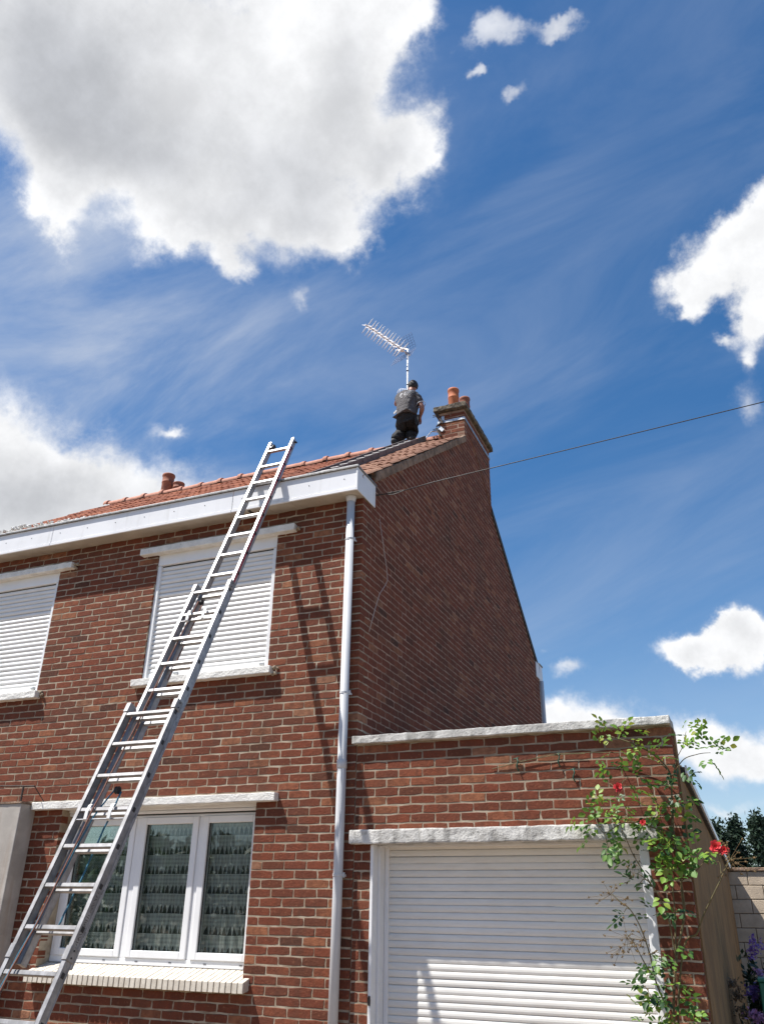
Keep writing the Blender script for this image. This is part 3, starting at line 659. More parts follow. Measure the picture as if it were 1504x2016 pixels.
# brick-on-edge sill in cream brick
mb = MB(); mb.prism([(.163, 1.186), (-.094, 1.108), (-.094, 1.034), (.163, 1.034)], lambda u, v, d: (d, u, v), -3.40, -0.966)
SILL = mb.build('window_sill', M['sill_joint'], HOUSE)
slope = (1.186 - 1.108) / .257
nb = 41; pw = (3.415 - .958) / nb
SB = MB().prism([(.035, .0), (-.100, -.135 * slope), (-.100, -.135 * slope - .083), (.035, -.10)], lambda u, v, d: (d, u, v), -.0265, .0265).mesh('brick', M['cream_brick'], bevel=.0025)
SB2 = MB().prism([(.118, .0), (.0, -.118 * slope), (.0, -.118 * slope - .05), (.118, -.05)], lambda u, v, d: (d, u, v), -.0265, .0265).mesh('brick', M['cream_brick'], bevel=.002)
zs = 1.186 + .004
for k in range(nb):
    x = -3.415 + pw * (k + .5); cut = .0 if k % 2 else -.045
    o = bpy.data.objects.new('brick', SB); COL.objects.link(o); o.parent = SILL; o.location = (x, 0 + cut * 0, zs - .163 * slope + .035 * slope + rng.gauss(0, .0008)); o.rotation_euler = (0, rng.gauss(0, .006), 0); o.scale = ((pw - .0095) / .053, 1, 1)
    o = bpy.data.objects.new('brick', SB2); COL.objects.link(o); o.parent = SILL; o.location = (x, .041, zs - .005 * slope + rng.gauss(0, .0006)); o.scale = ((pw - .0095) / .053, 1, 1)

# ------------------------------------------------------------------ roof
TP = lambda y: 5.95 + 0.705 * y                       # top of the tiles, front slope
ang = math.atan(.705)
ROOF = MB().prism([(-.12, TP(-.12) - .05), (4.1, TP(4.1) - .05), (8.25, TP(4.1) - .05 - .6966 * 4.15), (8.25, TP(4.1) - .17 - .6966 * 4.15), (4.1, TP(4.1) - .17), (-.12, TP(-.12) - .17)], lambda u, v, d: (d, u, v), XL - .05, -.03).build('roof', M['felt'], HOUSE)
TW, TG = .2, .335
def tile_pts():
    xs = [-.5, -.40, -.28, -.16, -.05, .06, .18, .30, .40, .5]; hs = [.006, .024, .030, .022, .004, .004, .024, .030, .022, .004]
    mb = MB(); n = len(xs); LL = TG + .06
    for (y, dz) in ((0, 0), (LL, -.012)):
        for x, h in zip(xs, hs): mb.v.append((x * TW, y * math.cos(ang) - (h + dz) * math.sin(ang), y * math.sin(ang) + (h + dz) * math.cos(ang)))
    for x, h in zip(xs, hs): mb.v.append((x * TW, (-(h - .034)) * -math.sin(ang) * -1, (h - .034) * math.cos(ang)))
    mb.f = [(i, i + 1, n + i + 1, n + i) for i in range(n - 1)] + [(2 * n + i, 2 * n + i + 1, i + 1, i) for i in range(n - 1)]
    return mb
TM = tile_pts(); TMESH = TM.mesh('roof_tile', M['tile'], fix=False); TV = np.array(TM.v)
tiles = []
ncol = int((7.05 + .03) / TW) + 1
for r in range(13):
    s = .02 + r * TG
    for c in range(ncol):
        x = .03 - TW * (c + .5) - (TW * .5 if r % 2 else 0) * 0; y = -.10 + s * math.cos(ang) + rng.gauss(0, .006)
        if y > 3.95: continue
        p = Vector((x + rng.gauss(0, .003), y, TP(y) - .004 + rng.gauss(0, .004)))
        if p.y > 3.72 and p.x > -.52: continue            # the chimney stands here
        m = project(p); d = (p - CAM).length
        tiles.append(((0 if y < 1.0 else 1 / d ** 2) if m and m[0] > -5 else 0, p))
tiles.sort(key=lambda t: -t[0])
for (_, p) in tiles[:300]:
    o = bpy.data.objects.new('roof_tile', TMESH); COL.objects.link(o); o.parent = ROOF; o.location = p; o.rotation_euler = (0, rng.gauss(0, .012), rng.gauss(0, .008))
V = []; F = []; A = []
for (_, p) in tiles[300:]:
    b = len(V); V += (TV + np.array(p)).tolist(); F += [tuple(b + i for i in f) for f in TM.f]; A += [rng.random()] * len(TM.f)
me = bpy.data.meshes.new('tiling'); me.from_pydata(V, [], F); at = me.attributes.new('rnd', 'FLOAT', 'FACE'); at.data.foreach_set('value', A); me.materials.append(M['tile_attr'])
tag(link('tiling', me, ROOF), kind='stuff')
mb = MB(); mb.prism([(4.12, TP(4.1) - .02), (8.3, TP(4.1) - .02 - .6966 * 4.18), (8.3, TP(4.1) - .045 - .6966 * 4.18), (4.12, TP(4.1) - .045)], lambda u, v, d: (d, u, v), XL - .05, .012); mb.build('back_slope', M['tile'], ROOF)
# ridge tiles with a collar at one end
def ridge_mesh():
    mb = MB(); prof = [(0, .112), (.36, .104), (.361, .132), (.40, .136), (.435, .128), (.436, .10)]; n = 12
    for (l, r) in prof:
        for k in range(n + 1):
            t = math.pi * (k / n * 1.12 - .06); mb.v.append((-l, math.cos(t) * r, math.sin(t) * r * .82))
    for i in range(len(prof) - 1):
        for k in range(n): q = i * (n + 1) + k; mb.f.append((q, q + 1, q + n + 2, q + n + 1))
    return mb.mesh('ridge_tile', M['ridge'], smooth=False)
RM = ridge_mesh(); k = 0; x = -.46
while x > XL - .02:
    o = bpy.data.objects.new('ridge_tile', RM); COL.objects.link(o); o.parent = ROOF; o.location = (x, 4.08 + rng.gauss(0, .004), 8.77 + rng.gauss(0, .005)); o.rotation_euler = (rng.gauss(0, .02), rng.gauss(0, .012), rng.gauss(0, .008)); x -= .432
# cement verge along both slopes of the gable
mb = MB(); poly = [(.275, z_front(.275)), (3.86, z_front(3.86)), (3.86, z_front(3.86) + .125), (.275, z_front(.275) + .125)]
mb.prism(poly, lambda u, v, d: (d, u, v), -.06, .028); mb.build('verge', M['verge'], HOUSE, cuts=6, jitter=.008, bevel=.006)
mb = MB(); poly = [(5.28, z_back(5.28) - .01), (8.2, z_back(8.2) - .01), (8.2, z_back(8.2) + .1), (5.28, z_back(5.28) + .1)]
mb.prism(poly, lambda u, v, d: (d, u, v), -.06, .02); mb.build('verge', M['felt'], HOUSE, cuts=5, jitter=.003)
mb = MB(); mb.prism([(-.1, z_front(-.1)), (4.1, z_front(4.1)), (8.2, z_back(8.2)), (8.2, z_back(8.2) + .14), (4.1, z_front(4.1) + .14), (-.1, z_front(-.1) + .14)], lambda u, v, d: (d, u, v), XL - .08, XL - .05); mb.build('verge', M['ridge'], HOUSE)

# chimney on the gable
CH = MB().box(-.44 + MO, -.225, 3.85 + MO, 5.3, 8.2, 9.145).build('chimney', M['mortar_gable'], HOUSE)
spec = []
for n in range(int((8.45 - BED0) / PITCH), int((9.15 - BED0) / PITCH)):
    z = BED0 + PITCH * (n + .5); odd = n % 2
    if z + BH / 2 > 9.15: continue
    for (c, ln) in row_bricks(-.44, -.1155 if odd else 0.0, -.115 if odd else 0.0): spec.append(('front', (c, 3.85, z), ln, BH))
place_mass('brickwork', lay(spec), CH)
rough_box('chimney_cap', -.505, .055, 3.77, 5.40, 9.15, 9.245, 'cap', CH, .010, .012, 5)
mb = MB()
for (a, b, c, d) in ((-.452, .012, 3.838, 3.847), (.003, .012, 3.847, 5.312), (-.452, .012, 5.303, 5.312)): mb.box(a, b, c, d, 8.945, 8.99)
mb.build('steel_band', M['steel_band'], CH)
# rusty aerial bracket at the chimney corner
mb = MB(); mb.beam((-.46, 3.83, 9.14), (-.36, 3.83, 8.93), (.012, 0, .006), (0, .02, 0)).beam((-.47, 3.83, 8.86), (-.40, 3.83, 8.70), (.014, 0, .006), (0, .02, 0)).beam((-.36, 3.83, 8.97), (-.47, 3.83, 8.9), (.006, 0, .012), (0, .015, 0))
mb.box(-.53, -.46, 3.82, 3.83, 9.115, 9.125).box(-.53, -.46, 3.82, 3.83, 9.085, 9.093).box(-.53, -.46, 3.82, 3.83, 8.845, 8.853).box(-.53, -.46, 3.82, 3.83, 8.82, 8.828)
mb.build('aerial_bracket', M['rust'], CH)
mb = MB(); mb.box(-.385, -.335, 3.832, 3.838, 8.99, 9.07).beam((-.43, 3.835, 8.88), (-.36, 3.835, 8.80), (.02, 0, .02), (0, .004, 0)); mb.build('bracket_plate', M['steel_band'], CH)
def pot(x, y, z, r, h, m, parent):
    prof = [(r * 1.02, -.12), (r * 1.02, 0), (r * .98, h * .66), (r * 1.03, h * .675), (r * 1.04, h * .70), (r * .98, h * .715), (r * .985, h * .90), (r * 1.07, h * .925), (r * 1.09, h * .965), (r * 1.04, h), (r * .86, h), (r * .80, h * .9), (r * .78, h * .2)]
    return MB().lathe(prof, (x, y, z), 28).build('chimney_pot', M[m], parent, smooth=True)
pot(-.275, 4.18, 9.24, .092, .55, 'pot', CH); pot(-.175, 4.50, 9.24, .088, .55, 'pot_old', CH)
# second stack at the far end of the ridge, only its pots clear the ridge
CF = MB().box(-6.75, -5.85, 4.35, 5.1, 7.9, 8.98).build('chimney', M['mortar_gable'], HOUSE)
spec = []
for n in range(int((8.0 - BED0) / PITCH), int((8.95 - BED0) / PITCH)):
    z = BED0 + PITCH * (n + .5)
    for (c, ln) in row_bricks(-6.75, -5.85, -.115 if n % 2 else 0.0): spec.append(('front', (c, 4.343, z), ln, BH))
place_mass('brickwork', lay(spec), CF)
pot(-6.42, 4.6, 8.97, .118, .58, 'pot_old', CF); pot(-6.16, 4.62, 8.97, .108, .35, 'pot_old', CF)

# ------------------------------------------------------------------ eaves: boxed gutter
FX0, FX1, FY = -7.08, .024, -.205
for (a, b) in ((FX0, -4.112), (-4.106, -1.52), (-1.514, FX1 - .014)):
    mb = MB(); mb.box(a, b, FY, FY + .012, 5.708, 5.935).box(a, b, FY - .009, FY + .012, 5.667, 5.702)
    fb = mb.build('fascia_board', M['fascia'], HOUSE, bevel=.0025)
    xs = np.arange(a + .12, b - .05, .42)
    for xx in xs: MB().lathe([(.0001, -.004), (.0055, -.002), (.0055, .004)], (xx, FY - .001, 5.82), 8, (0, 1, 0)).build('nail', M['dark_gap'], fb)
mb = MB(); mb.box(FX1 - .012, FX1, FY - .002, .262, 5.668, 5.936).box(FX1, FX1 + .004, .235, .262, 5.666, 5.93).box(FX1 - .016, FX1 + .003, FY - .008, FY + .012, 5.664, 5.936)
mb.build('fascia_board', M['fascia'], HOUSE, bevel=.002)
x = FX0
while x < FX1 - .02:
    b = min(x + .30, FX1 - .014)
    MB().box(x + .0015, b - .0015, FY + .013, .005, 5.672, 5.680).build('soffit_board', M['soffit'], HOUSE); x += .30
MB().box(-1.33, -1.295, FY + .03, -.015, 5.668, 5.673).build('soffit_vent', M['dark_gap'], HOUSE)
mb = MB(); mb.box(FX0, FX1 + .012, FY - .022, FY + .02, 5.937, 5.952).box(FX1 - .006, FX1 + .012, FY + .021, .285, 5.937, 5.952); mb.build('gutter', M['gutter_metal'], HOUSE)
mb = MB(); mb.box(FX0, FX1 + .008, FY - .016, FY + .03, 5.9525, 5.966); mb.build('gutter_lip', M['gutter_lip'], HOUSE, bevel=.003)
MB().box(FX0, FX1 - .02, FY + .02, .25, 5.70, 5.72).build('gutter_bottom', M['gutter_metal'], HOUSE)
# flaking white sealant heaped on the far end of the gutter
mb = MB()
for k in range(420):
    t = rng.random() ** 1.0; xx = -5.6 + t * 2.55; hgt = .085 * max(.12, 1 - abs((xx + 4.75)) / 1.35)
    c = Vector((xx, FY + .02 + rng.uniform(-.01, .06), 5.968 + rng.random() * hgt)); r = rng.uniform(.008, .022)
    mb.lathe([(.001, -r), (r, -r * .3), (r * .8, r * .5), (.001, r * .9)], c, 5, (rng.uniform(-1, 1), rng.uniform(-1, 1), .6))
tag(mb.build('sealant_flakes', M['flaky'], HOUSE, jitter=.008, jscale=40), kind='stuff')
MB().box(-7.0, .02, 8.18, 8.42, 5.68, 5.99).build('rear_eaves_box', M['fascia'], HOUSE, bevel=.004)
MB().box(-7.0, .03, 8.16, 8.45, 5.992, 6.02).build('rear_gutter', M['gutter_metal'], HOUSE)
MB().box(.002, .02, 7.93, 8.17, 5.70, 5.99).build('rear_eaves_return', M['fascia'], HOUSE, bevel=.003)
MB().tube([(.03, 8.235, 5.68), (.03, 8.235, 2.7)], .04, 10).build('rear_downpipe', M['pipe'], HOUSE, smooth=True)

# downpipe at the corner
PX, PY = -.113, -.063
mb = MB(); mb.tube([(PX, PY, 0.02), (PX, PY, 2.0), (PX, PY, 5.63)], .0425, 20); PIPE = mb.build('downpipe', M['pipe'], HOUSE, smooth=True, fix=False)
MB().lathe([(.043, 0), (.0465, .003), (.0465, .075), (.043, .078)], (PX, PY, 2.86), 20).build('pipe_collar', M['pipe'], PIPE, smooth=True)
MB().lathe([(.043, 0), (.05, .012), (.056, .05), (.056, .06)], (PX, PY, 5.61), 20).build('pipe_outlet', M['pipe'], PIPE, smooth=True)
for z in (5.16, 3.55, 1.95):
    mb = MB(); mb.lathe([(.044, 0), (.0465, .002), (.0465, .022), (.044, .024)], (PX, PY, z), 20).box(PX + .043, PX + .056, PY + .005, PY + .022, z - .008, z + .034).box(PX + .045, PX + .053, PY + .02, .004, z, z + .018)
    mb.build('pipe_bracket', M['pipe'], PIPE)

# ------------------------------------------------------------------ the garage
GAR = thing('brick_garage', 'flat-roofed red brick garage with white roller door, joined to the gable', 'garage', (1.4, 2.0, 0))
GX1 = 2.80; DX0, DX1 = .165, 2.515
mb = MB()
for (a, b, c, d) in rects_minus(.006, GX1 - .006, 0.02, 3.09, [(DX0, DX1, 0.0, 2.30)]): mb.box(a, b, MO, .24, c, d)
GW = mb.build('front_wall', M['mortar'], GAR)
GB, GP = 2.764, .0766
spec = []
for n in range(int((.06 - GB) / GP), int((3.10 - GB) / GP) + 1):
    z = GB + GP * (n + .5); ph = .195 - .115 if n % 2 else .195
    if z + BH / 2 > 3.10 or z < .06: continue
    segs = [(.008, GX1)] if z > 2.30 else [(.008, DX0 - .002), (DX1 + .002, GX1)]
    for (a, b) in segs:
        for (c, ln) in row_bricks(a, b, ph): spec.append(('front', (c, 0.0, z), ln, BH))
it = sorted(lay(spec), key=lambda t: -t[0]); place_single(it[:300], {'front': GW}); place_mass('brickwork', it[300:], GW)
rough_box('coping', -.02, 2.805, -.062, .30, 3.078, 3.148, 'concrete_weathered', GAR, .0045, .007, 6)
rough_box('lintel', -.022, 2.60, -.065, .12, 2.212, 2.330, 'concrete_weathered', GAR, .0045, .012, 6)
# painted reveals and door
mb = MB(); mb.box(DX0, DX0 + .028, -.004, .10, .03, 2.212).box(DX0 + .005, DX0 + .05, .101, .235, .03, 2.212); mb.build('door_frame', M['pvc'], GAR, bevel=.004)
mb = MB(); mb.box(DX1 - .07, DX1, -.004, .10, .03, 2.212).box(DX1 - .05, DX1 - .005, .101, .235, .03, 2.212); mb.build('door_frame', M['pvc'], GAR, bevel=.004)
MB().box(DX0 + .03, DX1 - .03, .13, .26, 2.20, 2.30).build('door_head', M['pvc'], GAR)
DOOR = MB().box(.216, .252, .205, .25, .03, 2.205).build('roller_door', M['pvc'], GAR, bevel=.003)
MB().box(DX1 - .06, DX1 - .03, .205, .25, .03, 2.205).build('guide_rail', M['pvc'], DOOR, bevel=.003)
DS = slat_mesh(2.24, .0551, .0060, 'door_slat'); 
for k in range(40):
    o = bpy.data.objects.new('slat', DS); COL.objects.link(o); o.parent = DOOR; o.location = ((.252 + DX1 - .06) / 2, .232 + rng.gauss(0, .0008), .03 + k * .0551 + rng.gauss(0, .0006)); o.rotation_euler = (rng.gauss(0, .025), rng.gauss(0, .0004), 0); o.scale = ((DX1 - .06 - .25) / 2.24, 1, 1)
MB().prism([(-.010, .99), (.010, .985), (.014, 1.02), (.010, 1.055), (-.006, 1.06), (-.014, 1.03)], lambda u, v, d: (DX0 + .014 + u, d, v), -.009, -.005).build('lock_plate', M['rust'], GAR)
# rendered side wall, falling roof, white edge strip
mb = MB(); zr = lambda y: 2.735 - .046 * y
mb.prism([(.102, .02), (8.0, .02), (8.0, zr(8.0)), (.30, zr(.3)), (.30, 3.07), (.102, 3.07)], lambda u, v, d: (d, u, v), 2.60, 2.812); mb.build('side_wall', M['render'], GAR, cuts=4, jitter=.003)
mb = MB(); mb.prism([(.30, zr(.3) + .002), (8.1, zr(8.1) + .002), (8.1, zr(8.1) + .07), (.30, zr(.3) + .07)], lambda u, v, d: (d, u, v), .03, 2.845); mb.build('roof', M['felt'], GAR)
mb = MB(); mb.prism([(.31, zr(.31) + .072), (8.08, zr(8.08) + .072), (8.08, zr(8.08) + .082), (.31, zr(.31) + .082)], lambda u, v, d: (d, u, v), .05, 2.82); mb.build('roof_bounce_sheet', M['bounce_sheet'], GAR)  # warm sheet added over the unseen roof top to bounce light onto the gable
mb = MB(); mb.prism([(.31, zr(.31) + .02), (8.1, zr(8.1) + .02), (8.1, zr(8.1) + .085), (.31, zr(.31) + .085)], lambda u, v, d: (d, u, v), 2.8465, 2.862); mb.build('roof_edge_strip', M['pvc'], GAR)

# ------------------------------------------------------------------ three-section extension ladder
LAD = thing('extension_ladder', 'three-section aluminium extension ladder leaning on the gutter', 'ladder', (-1.15, -2.95, 0))
LN = Vector((0, -.918, .395))
def lp(k, dx=0.0, o=0.0): return Vector((-1.0666 + dx - .00356 * k, -.1941 - .1124 * k, 6.197 - .2612 * k)) + LN * o
LD = (lp(1) - lp(0)).normalized(); EX = Vector((1, 0, 0)); LB = LN                    # down the ladder, across, away from the wall
def ladder_section(half, o, k0, k1, rungs, old, stripe):
    t, w = .0175, .034                                  # half thickness and half depth of a stringer
    m = M['alu_old'] if old else M['alu']
    root = None
    for sgn in (-1, 1):
        mb = MB(); a, b = lp(k0, sgn * (half + t), o - w), lp(k1, sgn * (half + t), o - w)
        # channel: web and two flanges facing outwards
        mb.beam(a - EX * sgn * (t - .003), b - EX * sgn * (t - .003), EX * .003, LB * w)
        for q in (-1, 1): mb.beam(a + LB * q * (w - .0045), b + LB * q * (w - .0045), EX * t, LB * .0045)
        mb.beam(a, b, EX * (t - .0025), LB * .026)
        me = mb.mesh('stringer', m, bevel=.0012)
        if root is None:
            root = link('ladder_section', me, LAD)
        else: link('stringer', me, root)
    for k in rungs:
        c = lp(k, 0, o - .020); r = MB().beam(c - EX * half, c + EX * half, LD * .0155, LB * .016).build('rung', m, root, bevel=.004)
        for sgn in (-1, 1):
            e = lp(k, sgn * (half + 2 * t - .004), o - w); MB().obox(e, EX * .0042, LD * .017, LB * .014).build('rung_end', M['black'], root)
    if stripe:
        a, b = lp(k0 + .5, half + 2 * t - .0055, o - w + .010), lp(k1, half + 2 * t - .0055, o - w + .010)
        MB().beam(a, b, EX * .0036, LB * .011).build('red_stripe', M['red_stripe'], root)
    return root
S1 = ladder_section(.131, 0.0, -1.62, 12.6, range(-1, 13), False, True)
S2 = ladder_section(.175, .070, 6.62, 18.75, range(7, 19), False, False)
S3 = ladder_section(.2185, .140, 11.62, 23.9, range(12, 24), True, False)
# roller at the top, guide brackets, latch hooks, pulleys
def wheel(c, ax, r, w, parent, name='pulley'):
    o = MB().lathe([(.004, -w), (r, -w), (r * .8, -w * .4), (r * .8, w * .4), (r, w), (.004, w)], c, 18, ax).build(name, M['black'], parent); return o
wheel(lp(-1.32, -.133 + .04, -.03), EX, .036, .012, S1, 'roller')
MB().beam(lp(-1.32, -.133, -.03), lp(-1.32, -.133 + .03, -.03), LD * .012, LB * .02).build('roller_bracket', M['alu'], S1)
MB().beam(lp(-1.45, .133 + .027, -.035), lp(-1.45, .133 + .06, -.05), LD * .006, LB * .01).build('roller_pin', M['black'], S1)
def collar(k, half, o, root):
    for sgn in (-1, 1):
        c = lp(k, sgn * (half + .0175), o - .033); MB().obox(c, EX * .022, LD * .045, LB * .040).build('guide_bracket', M['alu_old'], root, bevel=.003)
        for q in (-1, 1): MB().lathe([(.006, 0), (.006, .004), (.001, .006)], c + EX * sgn * .022 + LD * q * .022, 8, EX * sgn).build('bolt', M['black'], root)
collar(18.55, .2185, .140, S3); collar(11.78, .2185, .140, S3); collar(6.8, .175, .070, S2)
def latch(k, half, o, root):
    mb = MB(); c = lp(k, 0, o); a = lp(k + .28, -half - .02, o - .01); b = lp(k + .28, half + .02, o - .01)
    mb.tube([a, b], .006, 8); mb.build('latch_bar', M['alu'], root)
    for dx in (half * .42, -half * .55):
        p = [lp(k - .10, dx, o + .012), lp(k - .06, dx, o + .022), lp(k + .12, dx, o + .026), lp(k + .32, dx, o + .012), lp(k + .34, dx, o - .01)]
        mb = MB()
        for i in range(4): mb.beam(p[i], p[i + 1], EX * .014, LB * .003)
        mb.build('latch_hook', M['gutter_lip'], root)
latch(15, .2185, .140, S3); latch(8, .175, .070, S2)
wheel(lp(14.28, -.04, .045), EX, .030, .012, S3); wheel(lp(7.28, -.10, -.005), EX, .026, .012, S2)
def rope(pts, r, m, name, root):
    P = []; 
    for i in range(len(pts) - 1):
        for j in range(6): P.append(pts[i].lerp(pts[i + 1], j / 6) + Vector((rng.gauss(0, .002), 0, 0)))
    P.append(pts[-1]); MB().tube(P, r, 6).build(name, M[m], root, smooth=True)
rope([lp(7.3, -.118, .02), lp(9, -.135, .03), lp(12, -.115, .08), lp(15, -.09, .15), lp(18, -.10, .165), lp(20, -.14, .18), lp(23.6, -.17, .20)], .0065, 'rope_brown', 'rope', LAD)
rope([lp(7.32, -.085, -.01), lp(9, -.095, -.02), lp(10.4, -.11, -.03)], .005, 'rope_brown', 'rope', LAD)
rope([lp(14.2, -.062, .05), lp(15.2, -.072, .13), lp(18, -.118, .155), lp(20, -.165, .17), lp(23.6, -.2, .19)], .006, 'rope_blue', 'rope', LAD)
rope([lp(14.3, -.018, .03), lp(15.3, -.03, .02), lp(16.6, -.05, .0), lp(17.9, -.07, .0)], .007, 'rope_blue', 'rope', LAD)
# the worn handwriting on the lower stringer
mb = MB(); hw = .2185 + .035 - .0022
for k in range(26):
    kk = 17.0 + k * .055; q = rng.uniform(-.008, .008); a = lp(kk + rng.uniform(-.03, .03), hw, .140 - .033 + rng.uniform(-.016, -.004)); b = lp(kk + rng.uniform(-.03, .05), hw, .140 - .033 + rng.uniform(.004, .016))
    mb.beam(a, b, EX * .001, LD * .0016)
mb.build('worn_marking', M['black'], S3)
for sgn in (-1, 1): MB().obox(lp(23.88, sgn * .236, .107), EX * .024, LD * .03, LB * .04).build('rubber_foot', M['black'], S3, bevel=.004)

# ------------------------------------------------------------------ roof ladder lying on the tiles
RL = thing('roof_ladder', 'grey roof ladder lying on the tiles, its top below the kneeling man', 'ladder', (-.8, 1.0, TP(1.0)))
sd = Vector((0, math.cos(ang), math.sin(ang))); sn = Vector((0, -math.sin(ang), math.cos(ang)))
def rp(x, y, h=0.0): return Vector((x, y, TP(y) + .022)) + sn * h
for x in (-.63, -.965):
    st = MB().beam(rp(x, .15, .036), rp(x - .04, 3.86, .036), EX * .012, sn * .042).build('stringer', M['roof_ladder'], RL, bevel=.002)
for k in range(14):
    y = .3 + k * .262; x = -.63 - .04 * (y - .15) / 3.7
    MB().beam(rp(x - .012, y, .04), rp(x - .323, y, .04), sd * .014, sn * .014).build('rung', M['alu_old'], RL, bevel=.003)
    MB().obox(rp(x + .0125, y, .040), EX * .0015, sd * .012, sn * .018).build('rung_end', M['black'], RL)
MB().tube([rp(-.66, 3.84, .03), Vector((-.6, 3.95, 8.90)), Vector((-.52, 4.05, 8.93))], .009, 8).build('ridge_hook', M['gutter_lip'], RL)

# ------------------------------------------------------------------ the man on the ridge
POSE= {'pelvis': (-1.062, 3.98, 9.322), 'waist': (-1.051, 4.0, 9.476), 'chest': (-1.043, 4.04, 9.675), 'neck': (-1.019, 4.1, 9.907), 'head': (-1.005, 4.15, 10.021), 'shL': (-1.241, 4.06, 9.82), 'shR': (-0.882, 4.06, 9.752), 'elL': (-1.34, 4.2, 9.762), 'haL': (-1.393, 4.5, 10.014), 'elR': (-0.785, 4.02, 9.445), 'wrR': (-0.852, 4.1, 9.345), 'haR': (-0.87, 4.13, 9.295), 'hipL': (-1.15, 3.98, 9.282), 'hipR': (-0.969, 3.98, 9.24), 'knL': (-1.282, 4.28, 9.23), 'anL': (-1.277, 3.98, 8.817), 'toL': (-1.165, 4.06, 8.797), 'knR': (-1.103, 4.33, 9.229), 'anR': (-0.989, 4.08, 8.86), 'toR': (-1.016, 4.2, 8.953)}
PJ = {k: Vector(v) for k, v in POSE.items()}
MAN = thing('person', 'man in charcoal T-shirt and black work trousers kneeling on the roof ridge, seen from behind', 'person', (-1.07, 4.0, 8.87))
def skin(name, nodes, edges, root, material, parent, sub=2, jit=0.0):
    names = list(nodes); me = bpy.data.meshes.new(name); me.from_pydata([tuple(nodes[n][0]) for n in names], [(names.index(a), names.index(b)) for a, b in edges], [])
    o = bpy.data.objects.new(name, me); COL.objects.link(o)
    o.modifiers.new('skin', 'SKIN'); 
    for i, n in enumerate(names):
        sv = me.skin_vertices[0].data[i]; sv.radius = nodes[n][1]; sv.use_root = (n == root)
    sb = o.modifiers.new('sub', 'SUBSURF'); sb.levels = sb.render_levels = sub
    dg = bpy.context.evaluated_depsgraph_get(); ev = o.evaluated_get(dg); nm = bpy.data.meshes.new_from_object(ev)
    bpy.data.objects.remove(o); nm.name = name
    if jit:
        for v in nm.vertices: v.co += noise.noise_vector(v.co * 13) * jit + noise.noise_vector(v.co * 31) * jit * .5
    nm.materials.clear(); nm.materials.append(material); nm.polygons.foreach_set('use_smooth', [True] * len(nm.polygons))
    return link(name, nm, parent)
J = PJ; V3 = Vector
mid = lambda a, b, t=.5: J[a].lerp(J[b], t)
hd = J['head']; 
body = {'pelvis': (J['pelvis'] + V3((0, .02, -.02)), (.07, .06)), 'waist': (J['waist'], (.105, .07)), 'chest': (J['chest'], (.115, .07)), 'neckb': (J['neck'] + V3((0, -.01, -.03)), (.065, .06)), 'neck': (J['neck'] + V3((.003, .015, .02)), (.055, .055)),
        'head': (hd, (.078, .088)), 'headt': (hd + V3((.008, .012, .07)), (.066, .074)),
        'shL': (J['shL'], (.05, .05)), 'elL': (J['elL'], (.045, .045)), 'wrL': (J['elL'].lerp(J['haL'], .8), (.03, .027)),
        'shR': (J['shR'], (.05, .05)), 'elR': (J['elR'], (.046, .046)), 'faR': (J['elR'].lerp(J['wrR'], .4), (.043, .043)), 'wrR': (J['wrR'], (.03, .026)),
        'hipL': (J['hipL'], (.09, .09)), 'knL': (J['knL'], (.06, .06)), 'anL': (J['anL'] + V3((0, 0, .05)), (.045, .045)), 'hipR': (J['hipR'], (.09, .09)), 'knR': (J['knR'], (.06, .06)), 'anR': (J['anR'] + V3((0, 0, .04)), (.045, .045))}
edges = [('pelvis', 'waist'), ('waist', 'chest'), ('chest', 'neckb'), ('neckb', 'neck'), ('neck', 'head'), ('head', 'headt'), ('chest', 'shL'), ('shL', 'elL'), ('elL', 'wrL'), ('chest', 'shR'), ('shR', 'elR'), ('elR', 'faR'), ('faR', 'wrR'), ('pelvis', 'hipL'), ('hipL', 'knL'), ('knL', 'anL'), ('pelvis', 'hipR'), ('hipR', 'knR'), ('knR', 'anR')]
# right hand, hanging, fingers curled
w = J['wrR']; pd = (J['haR'] - w).normalized(); ps = V3((.8, .6, 0)).normalized(); pf = pd.cross(ps).normalized()
body['palm'] = (w + pd * .055, (.036, .018)); edges.append(('wrR', 'palm'))
for i, (s, l) in enumerate(((-.030, .062), (-.011, .072), (.008, .068), (.026, .052))):
    b0 = w + pd * .088 + ps * s; a, b, c = 'f%da' % i, 'f%db' % i, 'f%dc' % i
    body[a] = (b0, (.0092, .0092)); body[b] = (b0 + pd * l * .5 - pf * .006, (.0085, .0085)); body[c] = (b0 + pd * l * .85 - pf * .03, (.0075, .0075)); edges += [('palm', a), (a, b), (b, c)]
body['ta'] = (w + pd * .04 - ps * .036 - pf * .01, (.011, .011)); body['tb'] = (w + pd * .078 - ps * .05 - pf * .026, (.009, .009)); edges += [('palm', 'ta'), ('ta', 'tb')]
# left hand, reaching for the mast
w = body['wrL'][0]; pd = (J['haL'] - w).normalized(); ps = V3((1, 0, 0)); pf = pd.cross(ps).normalized()
body['palmL'] = (w + pd * .055, (.034, .02)); edges.append(('wrL', 'palmL'))
for i, (s, l) in enumerate(((-.03, .055), (-.01, .068), (.009, .066), (.027, .055))):
    b0 = w + pd * .088 + pf * s; a, b = 'g%da' % i, 'g%db' % i
    body[a] = (b0 + ps * .01, (.0092, .0092)); body[b] = (b0 + pd * l * .5 + ps * .04, (.008, .008)); edges += [('palmL', a), (a, b)]
body['tL'] = (w + pd * .07 + ps * .045, (.01, .01)); edges.append(('palmL', 'tL'))
BODY = skin('body', body, edges, 'pelvis', M['skin'], MAN, 2)
